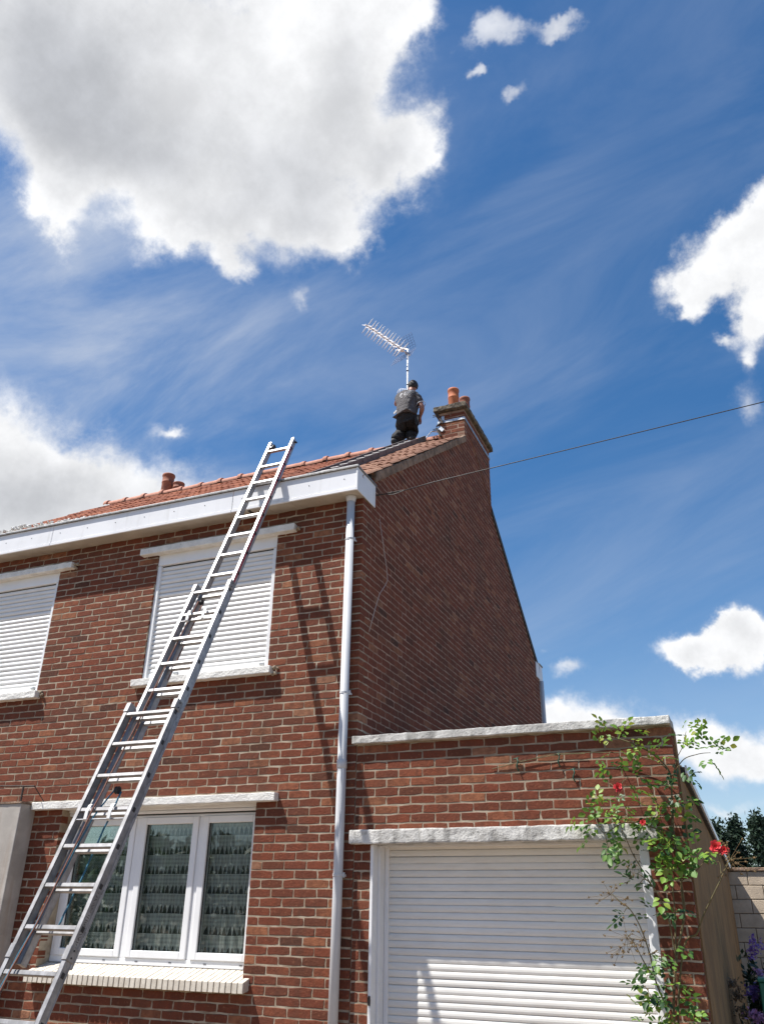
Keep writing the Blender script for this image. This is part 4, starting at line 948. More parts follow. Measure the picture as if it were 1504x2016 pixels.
# ears, hair
for s in (-1, 1):
    MB().lathe([(.001, -.008), (.02, -.006), (.026, .0), (.018, .006), (.001, .004)], hd + V3((s * .083, .005, .012)), 10, (s, -.35, 0)).build('ear', M['skin'], MAN, smooth=True)
mb = MB(); nA, nB = 20, 10; hc = hd + V3((.004, -.006, .022))
for i in range(nB + 1):
    th = math.pi * .60 * i / nB
    for k in range(nA):
        ph = 2 * math.pi * k / nA; back = .5 - .5 * math.sin(ph); low = 1.0 + .28 * back
        mb.v.append(tuple(hc + V3((.090 * math.sin(th * low) * math.cos(ph), .100 * math.sin(th * low) * math.sin(ph), .108 * math.cos(th * low)))))
for i in range(nB):
    for k in range(nA): a = i * nA + k; b = i * nA + (k + 1) % nA; mb.f.append((a, b, b + nA, a + nA))
mb.build('hair', M['hair'], MAN, smooth=True, jitter=.003, jscale=30)
shirt = {'hem': (mid('pelvis', 'waist', -.05), (.186, .155)), 'waist': (J['waist'], (.192, .155)), 'chest': (J['chest'] + V3((0, .01, 0)), (.21, .165)), 'yoke': (J['chest'].lerp(J['neck'], .62), (.14, .115)), 'collar': (J['neck'] + V3((0, -.012, -.02)), (.07, .07)),
         'shL': (J['shL'] + V3((.02, 0, -.01)), (.098, .092)), 'slL': (J['shL'].lerp(J['elL'], .62), (.075, .075)), 'shR': (J['shR'] + V3((-.02, 0, -.01)), (.098, .092)), 'slR': (J['shR'].lerp(J['elR'], .62), (.078, .078))}
SH = skin('shirt', shirt, [('hem', 'waist'), ('waist', 'chest'), ('chest', 'yoke'), ('yoke', 'collar'), ('chest', 'shL'), ('shL', 'slL'), ('chest', 'shR'), ('shR', 'slR')], 'waist', M['shirt'], MAN, 3, .009)
d = (J['elR'] - J['shR']).normalized(); MB().lathe([(.076, -.008), (.080, -.006), (.080, .008), (.076, .01)], J['shR'].lerp(J['elR'], .70), 20, d).build('sleeve_hem', M['print'], SH, smooth=True)
tr = {'belt': (mid('pelvis', 'waist', .3), (.175, .14)), 'pelvis': (J['pelvis'] + V3((0, .01, -.01)), (.18, .145)), 'hipL': (J['hipL'], (.115, .118)), 'thL': (mid('hipL', 'knL', .55) + V3((.04, -.05, -.06)), (.13, .13)), 'knL': (J['knL'] + V3((.06, -.04, -.06)), (.115, .12)), 'caL': (mid('knL', 'anL', .55) + V3((.03, -.06, -.02)), (.12, .11)), 'cuL': (J['anL'] + V3((.02, -.02, .08)), (.105, .10)),
      'hipR': (J['hipR'], (.115, .118)), 'knR': (J['knR'] + V3((.04, -.05, -.06)), (.11, .115)), 'caR': (mid('knR', 'anR', .5) + V3((-.01, -.05, 0)), (.11, .105)), 'cuR': (J['anR'] + V3((0, 0, .08)), (.085, .085))}
skin('trousers', tr, [('belt', 'pelvis'), ('pelvis', 'hipL'), ('hipL', 'thL'), ('thL', 'knL'), ('knL', 'caL'), ('caL', 'cuL'), ('pelvis', 'hipR'), ('hipR', 'knR'), ('knR', 'caR'), ('caR', 'cuR')], 'pelvis', M['trousers'], MAN, 3, .020)
for (a, t) in (('anL', 'toL'), ('anR', 'toR')):
    an, to = J[a] + V3((0, 0, .055)), J[t] + V3((0, .02, .02)); fwd = (to - an); fwd.z = 0; fwd.normalize()
    heel = an - fwd * .05 + V3((0, 0, -.045)); toe = an + fwd * .15 + V3((0, 0, -.05))
    skin('boot', {'top': (an + V3((0, 0, .05)), (.058, .058)), 'an': (an, (.055, .055)), 'heel': (heel, (.05, .045)), 'ball': (an + fwd * .08 + V3((0, 0, -.045)), (.055, .042)), 'toe': (toe, (.045, .034))}, [('top', 'an'), ('an', 'heel'), ('an', 'ball'), ('ball', 'toe')], 'an', M['boot'], MAN, 2)
MB().prism([(0, 0), (.10, -.01), (.085, -.20), (.06, -.24), (.02, -.16)], lambda u, v, d: J['hipR'] + V3((.06 + u, -.05 + d, .05 + v)), 0, .035).build('tool_pouch', M['trousers'], MAN, bevel=.008)
MB().prism([(0, 0), (.05, .05), (.075, .03), (.06, .0), (.02, -.04)], lambda u, v, d: J['hipL'] + V3((-.09 + u, -.16 + d, .06 + v)), 0, .012).build('glove', M['print'], MAN, bevel=.005)
# pale print across the shoulders and back, laid on the cloth
bm_ = bmesh.new(); bm_.from_mesh(SH.data); bvh = BVHTree.FromBMesh(bm_); bm_.free()
rowsP = [(9.795, [(-1.02, -.995, .006), (-.99, -.945, .012), (-.94, -.915, .010)]), (9.765, [(-1.15, -1.11, .018), (-1.07, -1.045, .012), (-1.04, -1.01, .014), (-1.0, -.955, .012)]), (9.735, [(-1.165, -1.125, .02), (-1.09, -.95, .008)]), (9.70, [(-1.16, -1.13, .012), (-1.07, -1.035, .016), (-1.025, -1.0, .01)]), (9.665, [(-1.13, -1.10, .012), (-1.05, -1.02, .008)])]
mb = MB()
for z, segs in rowsP:
    for (a, b, h) in segs:
        n = 4; ring = []
        for j in (0, 1):
            for k in range(n + 1):
                x = a + (b - a) * k / n; zz = z + (j - .5) * h + (x + 1.05) * -.12; hit = bvh.ray_cast(V3((x, 2.5, zz)), V3((0, 1, 0)))
                ring.append(tuple(hit[0] + hit[1] * .004 if hit[0] else V3((x, 3.9, zz))))
        mb.add(ring, [(k, k + 1, n + 2 + k, n + 1 + k) for k in range(n)])
mb.build('shirt_print', M['print'], SH, fix=False)

# ------------------------------------------------------------------ television aerial
TV = thing('tv_antenna', 'silver television aerial with crossed elements and mesh reflector on a thin mast', 'antenna', (-1.12, 4.2, 8.9))
a0 = V3((-1.132, 4.153, 10.80)); a1 = V3((-1.497, 3.15, 10.80)); bd = (a1 - a0).normalized(); bs = bd.cross(V3((0, 0, 1))).normalized(); bu = V3((0, 0, 1))
MAST = MB().tube([(-1.125, 4.2, 8.7), (-1.125, 4.2, 10.88)], .0165, 14).build('mast', M['antenna'], TV, smooth=True)
for z in (10.42, 10.12): MB().lathe([(.0165, 0), (.0215, .001), (.0215, .018), (.0165, .019)], (-1.125, 4.2, z), 12).build('mast_clamp', M['black'], MAST)
BOOM = MB().beam(a0 - bd * .10, a1, bs * .009, bu * .009).build('boom', M['antenna'], TV)
for k in range(12):
    p = a0 + bd * (.20 + .073 * k + (.012 if k % 2 else 0)); L_ = .185 - .002 * k
    el = MB()
    for sg in (-1, 1):
        for su in (-1, 1):
            d = (bs * sg * .82 + bu * su * .57).normalized(); t1 = p + d * L_
            el.tube([p, p + d * L_ * .3, p + d * L_ * .6, t1], [.004, .0085, .0075, .0025], 7)
    el.build('director', M['antenna'], TV, fix=False, smooth=True)
    MB().obox(p, bd * .007, bs * .009, bu * .011).build('director_clamp', M['black'], TV)
p = a0 + bd * .12; MB().obox(p, bd * .035, bs * .03, bu * .035).build('dipole_box', M['antenna'], TV, bevel=.006)
el = MB()
for sg in (-1, 1):
    for su in (-1, 1): el.tube([p + bs * sg * .03, p + bs * sg * .07 + bu * su * .02, p + bs * sg * .16 + bu * su * .075], [.012, .012, .004], 8)
el.build('dipole', M['antenna'], TV)
for su in (-1, 1):
    rf = MB(); o0 = a0 + bd * .02 + bu * su * .02; ud = (bu * su * .85 + bd * .45).normalized()
    for i in range(9): s = -.24 + .06 * i; rf.tube([o0 + bs * s, o0 + bs * s + ud * .26], .0022, 5)
    for i in range(7): rf.tube([o0 - bs * .24 + ud * .0433 * i, o0 + bs * .24 + ud * .0433 * i], .0022, 5)
    rf.build('reflector', M['wire_mesh'], TV)
MB().obox(a0 - bd * .03, bd * .05, bs * .022, bu * .022).build('mast_bracket', M['steel_band'], TV, bevel=.004)
q0 = V3((-1.125, 4.2, 9.98))
for k in range(4):
    p = q0 + V3((-.03 - .035 * k, -.03, .0 + .012 * k)); MB().tube([p + V3((.012, 0, -.10)), p + V3((0, 0, -.02)), p + V3((-.004, 0, .04)), p + V3((-.03, 0, .045 - .012 * k)), p + V3((-.042, 0, -.02)), p + V3((-.04, 0, -.06))] if k == 3 else [p + V3((.01, 0, -.10)), p + V3((0, 0, .03)), p + V3((-.006, 0, .06))], .006, 6).build('lower_element', M['antenna'], TV, smooth=True)
MB().beam(q0 + V3((0, -.02, -.05)), q0 + V3((-.19, -.03, -.06)), (0, .006, 0), (0, 0, .006)).build('lower_boom', M['antenna'], TV)

# ------------------------------------------------------------------ cables
def sag(a, b, s, n=40): return [V3(a).lerp(V3(b), i / n) - V3((0, 0, s * 4 * (i / n) * (1 - i / n))) for i in range(n + 1)]
WIRE = thing('overhead_cable', 'thin black overhead cable running from the gable corner up to the right', 'cable', (.02, .33, 5.86))
P = sag((.03, .36, 5.87), (26.0, -.9, 7.25), .12)
P = [V3((.30 if i == 0 else p.x, p.y, p.z)) if i == 0 else p for i, p in enumerate(P)]
MB().tube(P, .0048, 6).build('cable', M['cable'], WIRE, smooth=True)
MB().tube([(-.01, .33, 5.855), (.06, .33, 5.855), (.14, .34, 5.858)], [.010, .008, .006], 8).build('wall_hook', M['rust'], WIRE)
MB().lathe([(.012, -.03), (.02, -.02), (.012, 0), (.02, .02), (.012, .03)], (.17, .345, 5.86), 10, (1, 0, 0)).build('insulator', M['rust'], WIRE)
MB().tube([(.19, .345, 5.862), (.30, .35, 5.868), (.34, .35, 5.87)], [.009, .012, .006], 8).build('cable_grip', M['rust'], WIRE)
MB().tube([(.14, .33, 5.84), (.22, .33, 5.83), (.33, .345, 5.862)], .004, 6).build('jumper', M['cable'], WIRE)
MB().tube([(.012, .42, 5.60), (.02, .52, 5.33), (.03, .60, 5.08), (.03, .63, 4.95), (.05, .52, 4.85), (.045, .38, 4.70), (.035, .30, 4.52), (.03, .24, 4.38), (.016, .20, 4.24)], .0042, 6).build('loose_cable', M['cable_pale'], None, smooth=True)
tag(bpy.data.objects['loose_cable'], 'thin pale cable end hanging loose on the shaded gable', 'cable')

# ------------------------------------------------------------------ porch pillar and iron rod at the left edge
PO = thing('porch_pillar', 'grey rendered porch side projecting from the front wall at the left edge', 'porch', (-4.1, -.12, 0))
MB().box(-4.6, -3.745, -.215, -.002, .0, 2.655).build('pillar', M['porch'], PO, bevel=.006, cuts=4, jitter=.002)
MB().box(-4.62, -3.735, -.225, -.002, 2.656, 2.676).build('pillar_top', M['verge'], PO, jitter=.004, cuts=4)
RODS = MB().tube([(-4.45, -.2, 2.86), (-4.10, -.19, 2.845), (-3.66, -.17, 2.83)], .008, 6).tube([(-3.80, -.18, 2.668), (-3.80, -.18, 2.835)], .011, 6).tube([(-3.66, -.17, 2.83), (-3.63, -.01, 2.675)], .005, 6).build('iron_rod', M['rust'])
tag(RODS, 'thin black iron rod frame standing on the porch at the left edge', 'iron rod')

# ------------------------------------------------------------------ block wall behind the garage
BWX0, BWX1, BWY = 2.15, 6.6, 8.02
BW = MB().box(BWX0, BWX1, BWY + .012, BWY + .19, 0.0, 2.36).build('block_wall', M['block_joint']); tag(BW, 'cream concrete block garden wall behind the garage at the right edge', 'wall')
BKM = MB().box(-.196, .196, 0, .09, -.094, .094).mesh('block', M['block'], bevel=.006, jitter=.0015)
for r in range(12):
    off = .2 if r % 2 else 0
    for c in range(12):
        x = BWX0 + .33 + c * .402 - off; z = 2.255 - r * .1985
        if z < .09 or x > BWX1 or x - .2 < BWX0 - .01: continue
        o = bpy.data.objects.new('block', BKM); COL.objects.link(o); o.parent = BW; o.location = (x, BWY + rng.gauss(0, .002), z)
MB().box(BWX0, BWX1, BWY - .03, BWY + .22, 2.362, 2.41).build('wall_capping', M['verge'], BW, bevel=.008, cuts=3, jitter=.004)

# ------------------------------------------------------------------ climbing rose
ROSE_CLUSTERS= [(2.448, -0.253, 2.981, 0.188, 16, 2),
    (2.274, -0.279, 2.995, 0.071, 3, 2),
    (2.496, -0.221, 2.917, 0.106, 6, 2),
    (2.917, -0.269, 2.957, 0.118, 10, 2),
    (3.056, -0.287, 2.812, 0.141, 16, 1),
    (2.875, -0.22, 2.685, 0.106, 8, 0),
    (2.724, -0.116, 2.811, 0.094, 5, 1),
    (2.443, -0.14, 2.759, 0.118, 6, 0),
    (2.304, -0.147, 2.828, 0.071, 3, 1),
    (2.471, -0.256, 2.656, 0.106, 5, 1),
    (2.282, -0.193, 2.622, 0.071, 2, 1),
    (2.48, -0.245, 2.581, 0.082, 4, 1),
    (2.34, -0.265, 2.474, 0.094, 6, 1),
    (2.296, -0.279, 2.433, 0.071, 4, 2),
    (2.336, -0.257, 2.378, 0.094, 6, 2),
    (2.408, -0.115, 2.376, 0.082, 4, 2),
    (2.154, -0.134, 2.354, 0.165, 16, 1),
    (2.206, -0.139, 2.274, 0.141, 12, 1),
    (2.345, -0.14, 2.23, 0.106, 6, 1),
    (2.253, -0.261, 2.128, 0.082, 5, 0),
    (2.676, -0.238, 2.459, 0.082, 5, 2),
    (2.62, -0.175, 2.401, 0.106, 7, 1),
    (2.765, -0.154, 2.411, 0.106, 6, 1),
    (2.634, -0.129, 2.336, 0.106, 8, 2),
    (2.764, -0.124, 2.533, 0.082, 4, 1),
    (2.747, -0.283, 2.577, 0.106, 5, 0),
    (2.842, -0.179, 2.468, 0.071, 4, 0),
    (2.565, -0.166, 2.264, 0.118, 8, 1),
    (2.704, -0.199, 2.252, 0.129, 10, 2),
    (2.653, -0.264, 2.173, 0.106, 8, 2),
    (2.777, -0.205, 2.168, 0.082, 5, 2),
    (2.696, -0.282, 2.104, 0.118, 8, 2),
    (2.748, -0.113, 2.069, 0.094, 5, 1),
    (2.706, -0.127, 2.04, 0.118, 8, 1),
    (2.653, -0.19, 2.009, 0.082, 6, 2),
    (2.738, -0.24, 1.965, 0.094, 5, 1),
    (2.424, -0.118, 2.082, 0.082, 4, 0),
    (2.472, -0.186, 2.031, 0.059, 3, 0),
    (2.433, -0.124, 1.894, 0.071, 3, 0),
    (2.523, -0.13, 1.901, 0.047, 2, 0),
    (2.582, -0.198, 1.789, 0.059, 3, 1),
    (2.313, -0.217, 1.698, 0.059, 4, 0),
    (2.509, -0.18, 1.677, 0.059, 3, 0),
    (2.625, -0.214, 1.669, 0.053, 3, 2),
    (2.551, -0.268, 1.434, 0.071, 4, 1),
    (2.534, -0.239, 1.379, 0.082, 6, 0),
    (2.71, -0.137, 1.467, 0.047, 2, 1),
    (2.413, -0.291, 1.251, 0.082, 5, 0),
    (2.517, -0.291, 1.209, 0.129, 10, 0),
    (2.47, -0.175, 1.343, 0.059, 4, 0),
    (2.56, -0.244, 1.101, 0.2, 26, 2),
    (2.392, -0.193, 1.058, 0.082, 6, 2),
    (2.485, -0.206, 1.024, 0.153, 14, 1),
    (2.627, -0.231, 1.058, 0.106, 7, 1),
    (2.693, -0.101, 1.075, 0.035, 1, 0),
    (2.95, -0.261, 2.11, 0.082, 5, 1),
    (2.982, -0.217, 2.06, 0.059, 3, 1),
    (2.82, -0.259, 1.691, 0.035, 1, 0)]
ROSE_CANES= [[(2.558, -0.12, 0.924),
    (2.583, -0.14, 1.171),
    (2.631, -0.14, 1.394),
    (2.722, -0.12, 1.691),
    (2.736, -0.14, 1.962),
    (2.729, -0.16, 2.244),
    (2.755, -0.14, 2.539),
    (2.761, -0.16, 2.687),
    (2.673, -0.2, 2.801),
    (2.498, -0.24, 2.913),
    (2.318, -0.26, 2.984)],
    [(2.58, -0.1, 0.923),
    (2.659, -0.12, 1.363),
    (2.726, -0.15, 1.526),
    (2.804, -0.2, 1.561),
    (2.87, -0.25, 1.692),
    (2.961, -0.3, 1.822),
    (3.029, -0.32, 1.927),
    (3.084, -0.33, 2.02),
    (3.117, -0.33, 2.053)],
    [(3.029, -0.32, 1.927),
    (3.036, -0.3, 2.021),
    (3.028, -0.3, 2.106)],
    [(2.722, -0.12, 1.691),
    (2.735, -0.15, 1.893),
    (2.797, -0.18, 1.943),
    (2.877, -0.2, 1.994),
    (2.939, -0.2, 2.062)],
    [(2.542, -0.16, 0.927),
    (2.48, -0.2, 1.265),
    (2.468, -0.22, 1.424),
    (2.427, -0.25, 1.587),
    (2.367, -0.28, 1.718),
    (2.31, -0.3, 1.768),
    (2.253, -0.3, 1.819)],
    [(2.48, -0.2, 1.265),
    (2.423, -0.25, 1.376),
    (2.375, -0.27, 1.488),
    (2.33, -0.28, 1.552)],
    [(2.729, -0.16, 2.244),
    (2.61, -0.22, 2.277),
    (2.488, -0.26, 2.312),
    (2.377, -0.28, 2.306),
    (2.241, -0.3, 2.241),
    (2.191, -0.3, 2.315)],
    [(2.631, -0.14, 1.394),
    (2.625, -0.18, 1.59),
    (2.584, -0.22, 1.789),
    (2.527, -0.24, 1.89),
    (2.455, -0.26, 2.027),
    (2.397, -0.26, 2.17),
    (2.346, -0.26, 2.389),
    (2.362, -0.26, 2.538)],
    [(2.755, -0.14, 2.539),
    (2.819, -0.2, 2.755),
    (2.881, -0.22, 2.863),
    (2.927, -0.22, 2.977)],
    [(2.771, -0.16, 2.649),
    (2.879, -0.22, 2.768),
    (2.979, -0.26, 2.794),
    (3.082, -0.28, 2.797)],
    [(2.527, -0.24, 1.89),
    (2.472, -0.27, 1.94),
    (2.414, -0.28, 1.964)],
    [(2.761, -0.16, 2.687),
    (2.659, -0.08, 2.793),
    (2.426, -0.05, 2.862),
    (2.182, -0.04, 2.884),
    (1.845, -0.04, 2.894),
    (1.623, -0.03, 2.857),
    (1.446, -0.03, 2.849)],
    [(2.631, -0.14, 1.394),
    (2.662, -0.13, 1.69),
    (2.679, -0.12, 2.034),
    (2.755, -0.14, 2.539)]]
ROSE_BLOOMS= [(2.371, -0.27, 2.57, 9),
    (2.53, -0.3, 2.307, 6),
    (3.018, -0.31, 2.129, 11),
    (3.073, -0.31, 2.105, 9)]
ROSE_SEEDS= [(2.234, -0.3, 1.812, 0.118, 14),
    (2.31, -0.3, 1.768, 0.071, 6),
    (2.317, -0.28, 1.526, 0.141, 22),
    (2.248, -0.28, 1.452, 0.094, 10),
    (2.431, -0.26, 1.521, 0.129, 12),
    (2.488, -0.24, 1.425, 0.094, 8),
    (2.412, -0.28, 1.95, 0.082, 6),
    (3.102, -0.33, 2.046, 0.129, 24),
    (3.145, -0.33, 2.019, 0.071, 8),
    (2.404, -0.24, 1.17, 0.082, 6),
    (2.591, -0.2, 1.316, 0.094, 6)]
ROSE = thing('climbing_rose', 'climbing rose with red blooms trained up the right corner of the garage', 'rose', (2.68, -.14, 0))
def smooth_path(P, n=5):
    P = [V3(p) for p in P]; out = []
    for i in range(len(P) - 1):
        p0, p1, p2, p3 = P[max(i - 1, 0)], P[i], P[i + 1], P[min(i + 2, len(P) - 1)]
        for j in range(n):
            t = j / n; out.append(.5 * ((2 * p1) + (p2 - p0) * t + (2 * p0 - 5 * p1 + 4 * p2 - p3) * t * t + (3 * p1 - p0 - 3 * p2 + p3) * t ** 3))
    return out + [P[-1]]
canes = []
for i, c in enumerate(ROSE_CANES):
    if c[0][2] < 1.0: c = [(c[0][0] - .02, c[0][1], .0)] + c
    P = smooth_path(c); P = [p + noise.noise_vector(p * 6) * .008 for p in P]; n = len(P); r0 = (.012, .009, .005, .005, .007, .005, .006, .006, .0045, .0045, .004, .005, .008)[i]
    MB().tube(P, [r0 * (1 - .6 * k / n) for k in range(n)], 6).build('cane', M['cane'], ROSE, smooth=True); canes.append(P)
def leaf_mesh(mi, r):
    mb = MB(); k = 0
    for (ox, oy, sc, an) in ((0, .085, 1.15, 0), (-.012, .055, 1, .85), (.012, .055, 1, -.85), (-.010, .022, .85, 1.0), (.010, .022, .85, -1.0)):
        l, w = .046 * sc, .017 * sc; ca, sa = math.cos(an), math.sin(an); cup = r.uniform(.002, .008); cl = r.uniform(-.012, .004)
        pts = [(0, 0, 0), (-w * .8, l * .3, cup), (-w, l * .55, cup), (-w * .6, l * .82, cup * .6 + cl * .5), (0, l * 1.05, cl), (w * .6, l * .82, cup * .6 + cl * .5), (w, l * .55, cup), (w * .8, l * .3, cup), (0, l * .5, -.001)]
        mb.add([(ox + x * ca - y * sa, oy + x * sa + y * ca, z) for x, y, z in pts], [(8, i, i + 1) for i in range(7)] + [(8, 7, 0)])
    return mb.mesh('leaf', M['leaf%d' % mi], fix=False, smooth=True)
LR = random.Random(5); LEAF = [[leaf_mesh(m, LR) for _ in range(4)] for m in range(3)]
allP = [p for P in canes for p in P]; count = 0
for (cx, cy, cz, r, n, tone) in ROSE_CLUSTERS:
    c = V3((cx, cy, cz)); near = min(allP, key=lambda p: (p - c).length)
    if (near - c).length > .06:
        MB().tube([near, near.lerp(c, .5) + V3((0, -.02, .02)), c], [.004, .003, .002], 5).build('shoot', M['cane'], ROSE, smooth=True)
    for k in range(max(1, int(n * .80))):
        p = c + V3((rng.gauss(0, r * .42), rng.gauss(0, .04), rng.gauss(0, r * .42))); p.y = min(p.y, -.03)
        if p.x > 2.6 and p.x < 2.82 and p.y > -.05: p.y = -.06
        m = tone if rng.random() < .75 else rng.choice((0, 1, 2))
        o = bpy.data.objects.new('leaf', LEAF[m][rng.randrange(4)]); COL.objects.link(o); o.parent = ROSE; o.matrix_parent_inverse = Matrix.Translation(-ROSE.location)
        out = (p - near); out.y -= .05; out.z -= .03
        q = (out.normalized() + V3((rng.gauss(0, .5), rng.gauss(-.2, .4), rng.gauss(0, .4)))).normalized().to_track_quat('Y', 'Z').to_matrix().to_4x4()
        o.matrix_basis = Matrix.Translation(p) @ q @ Matrix.Rotation(rng.gauss(0, .6), 4, 'Y') @ Matrix.Scale(rng.uniform(.7, 1.35), 4); count += 1
def bloom(p, r):
    mb = MB()
    for ring, (np_, op, rr) in enumerate(((4, .25, .45), (5, .65, .7), (6, 1.0, .95), (7, 1.3, 1.1))):
        for k in range(np_):
            a = 2 * math.pi * k / np_ + ring * .5 + rng.gauss(0, .15); d = V3((math.cos(a), 0, math.sin(a))); fw = V3((.1, -1, .35)).normalized(); t = fw.cross(d).normalized()
            b = p + d * r * .1; tip = p + (d * math.sin(op) + fw * math.cos(op)) * r * rr
            m1 = b.lerp(tip, .55) + fw * r * .12
            mb.add([b, m1 - t * r * .42, tip - t * r * .25, tip + d * r * .08, tip + t * r * .25, m1 + t * r * .42], [(0, 1, 2, 3, 4, 5)])
    return mb.build('rose_bloom', M['petal'], ROSE, fix=False, smooth=True)
for (x, y, z, r) in ROSE_BLOOMS: bloom(V3((x, y, z)), r / 270)
for (x, y, z, r, n) in ROSE_SEEDS:
    mb = MB(); c = V3((x, y, z)); near = min(allP, key=lambda p: (p - c).length)
    for k in range(n):
        p = c + V3((rng.gauss(0, r * .55), rng.gauss(0, .02), rng.gauss(0, r * .5))); rr = rng.uniform(.005, .0085)
        mb.lathe([(.001, -rr), (rr, -rr * .2), (rr * .7, rr * .7), (.001, rr)], p, 6); mb.tube([near.lerp(c, .7), p], .0011, 4)
        for j in range(4): a = rng.uniform(0, 6.3); e = p + V3((math.cos(a), -.3, math.sin(a))) * rr * 2.2; mb.add([p, p + (e - p) * .6 + V3((0, 0, .003)), e, p + (e - p) * .6 - V3((0, 0, .003))], [(0, 1, 2, 3)])
    mb.build('seed_head', M['seed'], ROSE, fix=False)
# training wire with green ties across the garage wall
TW_ = thing('training_wire', 'thin training wire with green ties on the bricks above the garage door', 'wire', (1.9, -.03, 2.85))
MB().tube(smooth_path([(1.30, -.012, 2.80), (1.55, -.02, 2.845), (1.85, -.02, 2.885), (2.1, -.02, 2.885)], 6), .0035, 5).build('wire', M['cane'], TW_)
for (x, z) in ((1.875, 2.87), (1.99, 2.74), (1.52, 2.85)):
    MB().tube([(x, -.02, z + .03), (x + .012, -.03, z), (x - .006, -.02, z - .04), (x + .01, -.02, z - .08)], .006, 5).tube([(x - .03, -.02, z + .02), (x + .02, -.025, z + .03)], .004, 5).build('tie', M['wire_green'], TW_, smooth=True)

# ------------------------------------------------------------------ leaf clouds for trees and plants
def leaf_cloud(pts, size, r, flat=0.0):
    V = []; F = []
    for p in pts:
        a = V3((r.gauss(0, 1), r.gauss(0, 1), r.gauss(0, 1))).normalized(); b = a.orthogonal().normalized(); b = (b + a.cross(b) * r.gauss(0, 1)).normalized(); s = size * r.uniform(.6, 1.35); k = len(V)
        V += [tuple(p - a * s), tuple(p + b * s * .42), tuple(p + a * s), tuple(p - b * s * .42)]; F.append((k, k + 1, k + 2, k + 3))
    mb = MB(); mb.v = V; mb.f = F; return mb
def tree(x, y, h, w, label, seed, n=9000):
    r = random.Random(seed); t = thing('evergreen_tree', label, 'tree', (x, y, 0), 'evergreens beyond the block wall')
    trunk = MB().tube([(x, y, 0), (x + .1, y, h * .4), (x, y, h * .9)], [.28, .18, .04], 8).build('trunk', M['trunk'], t, smooth=True)
    for k in range(16):
        z = h * r.uniform(.15, .85); a = r.uniform(0, 6.28); MB().tube([(x, y, z), (x + math.cos(a) * w * .35, y + math.sin(a) * w * .35, z + h * .07)], [.05, .015], 5).build('limb', M['trunk'], t)
    cl = []
    for k in range(150):
        f = r.random() ** .8; z = h * (.08 + .92 * f); prof = math.sin(min(1, (1.02 - f) * 1.9) * math.pi / 2) * (.75 + .25 * math.sin(f * 9 + seed)); a = r.uniform(0, 6.28); q = math.sqrt(r.random()) * w * .5 * prof
        cl.append((V3((x + math.cos(a) * q, y + math.sin(a) * q, z)), w * r.uniform(.07, .16)))
    P = []
    for k in range(n):
        c, s = cl[r.randrange(150)]; P.append(c + V3((r.gauss(0, s), r.gauss(0, s), abs(r.gauss(0, s * 1.5)) - s * .4)))
    leaf_cloud(P, .13, r).build('crown', M['needle'], t, fix=False)
tree(1.2, 46, 6.35, 1.9, 'dark evergreen just right of the garage roof edge, lowest of the row', 3)
tree(2.3, 47, 6.55, 1.55, 'narrow dark evergreen in the middle of the row beyond the wall', 4)
tree(3.55, 45, 6.6, 1.7, 'tall dark evergreen at the right edge beyond the wall', 5)

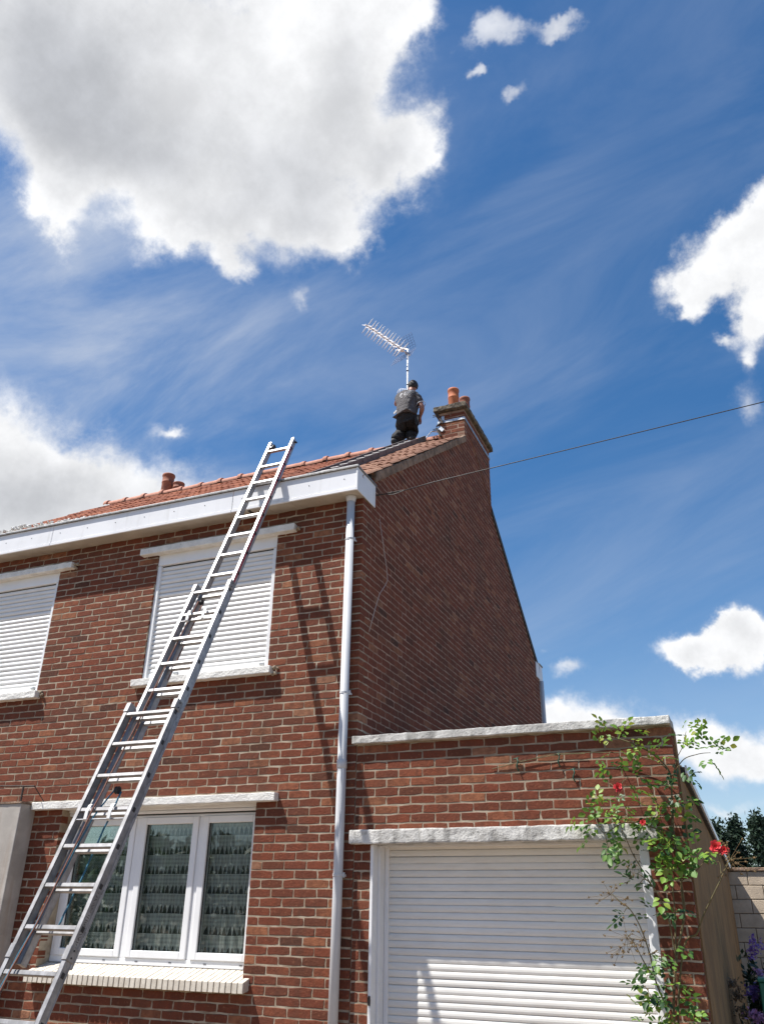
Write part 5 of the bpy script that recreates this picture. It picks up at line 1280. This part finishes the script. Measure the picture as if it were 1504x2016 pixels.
def plant(name, label, cat, base, h, w, n, leafm, size, seed, flowers=()):
    r = random.Random(seed); t = thing(name, label, cat, base); b = V3(base); tips = []
    for k in range(9):
        a = r.uniform(0, 6.28); q = r.uniform(.2, .5) * w; e = b + V3((math.cos(a) * q, math.sin(a) * q, h * r.uniform(.65, 1))); MB().tube([b + V3((math.cos(a), math.sin(a), 0)) * .04, b.lerp(e, .5) + V3((0, 0, .08)), e], [.01, .007, .004], 5).build('stem', M['cane'], t); tips.append(e)
    P = []
    for k in range(n):
        e = r.choice(tips); u = r.uniform(.15, 1.0); c = b.lerp(e, u); P.append(c + V3((r.gauss(0, w * .13), r.gauss(0, w * .13), r.gauss(0, h * .06))))
    tag(leaf_cloud(P, size, r).build('foliage', M[leafm], t, fix=False), kind='stuff')
    for (x, y, z, rx, rz, m, k) in flowers:
        Q = [V3((x + r.gauss(0, rx), y + r.gauss(0, rx), z + r.gauss(0, rz))) for _ in range(k)]
        tag(leaf_cloud(Q, .02, r).build('flower_head', M[m], t, fix=False), kind='stuff')
    return t
plant('flowering_shrub', 'dark leafy shrub with purple flower spikes by the block wall', 'shrub', (3.10, 3.35, 0), 1.36, .34, 620, 'dark_leaf', .05, 21, [(3.09, 3.0, 1.40, .022, .05, 'purple', 90), (3.115, 3.0, 1.50, .010, .025, 'purple', 25), (3.115, 2.95, 1.20, .026, .02, 'pink', 60), (3.165, 3.0, 1.43, .022, .03, 'purple', 40)])
plant('hydrangea', 'hydrangea with violet, pink and dried brown heads at the lower right', 'hydrangea', (2.99, 2.95, 0), .92, .30, 420, 'dark_leaf', .045, 22, [(3.035, 2.85, 1.03, .034, .03, 'purple', 150), (3.04, 2.6, .84, .04, .032, 'pink', 150), (2.887, 2.9, .99, .03, .03, 'brown_leaf', 130), (2.85, 2.9, 1.09, .024, .024, 'brown_leaf', 90), (2.912, 2.85, .86, .03, .026, 'brown_leaf', 100)])
BX = thing('teal_planter', 'teal green plastic planter box at the right edge of the view', 'planter', (3.45, 2.8, 0))
mb = MB(); mb.prism([(3.085, .0), (3.72, .0), (3.72, 1.13), (3.105, 1.13)], lambda u, v, d: (u, d, v), 2.6, 3.0); mb.build('planter_body', M['teal_box'], BX, bevel=.01)
MB().box(3.095, 3.74, 2.58, 3.02, 1.131, 1.165).build('planter_rim', M['teal_box'], BX, bevel=.008)

# hedge across the street, seen only as the green reflected in the panes
r = random.Random(31); P = []
for k in range(16000):
    x = r.uniform(-34, 14); top = 4.2 + 1.6 * noise.noise((x * .25, 0, 3)) + .5 * noise.noise((x * 1.1, 5, 0)); P.append(V3((x, -25 + r.gauss(0, .9), top * r.random() ** .7)))
tag(leaf_cloud(P, .26, r).build('hedge', M['hedge_leaf'], None, fix=False), 'green hedge across the street, mirrored in the window panes', 'hedge', kind='stuff')
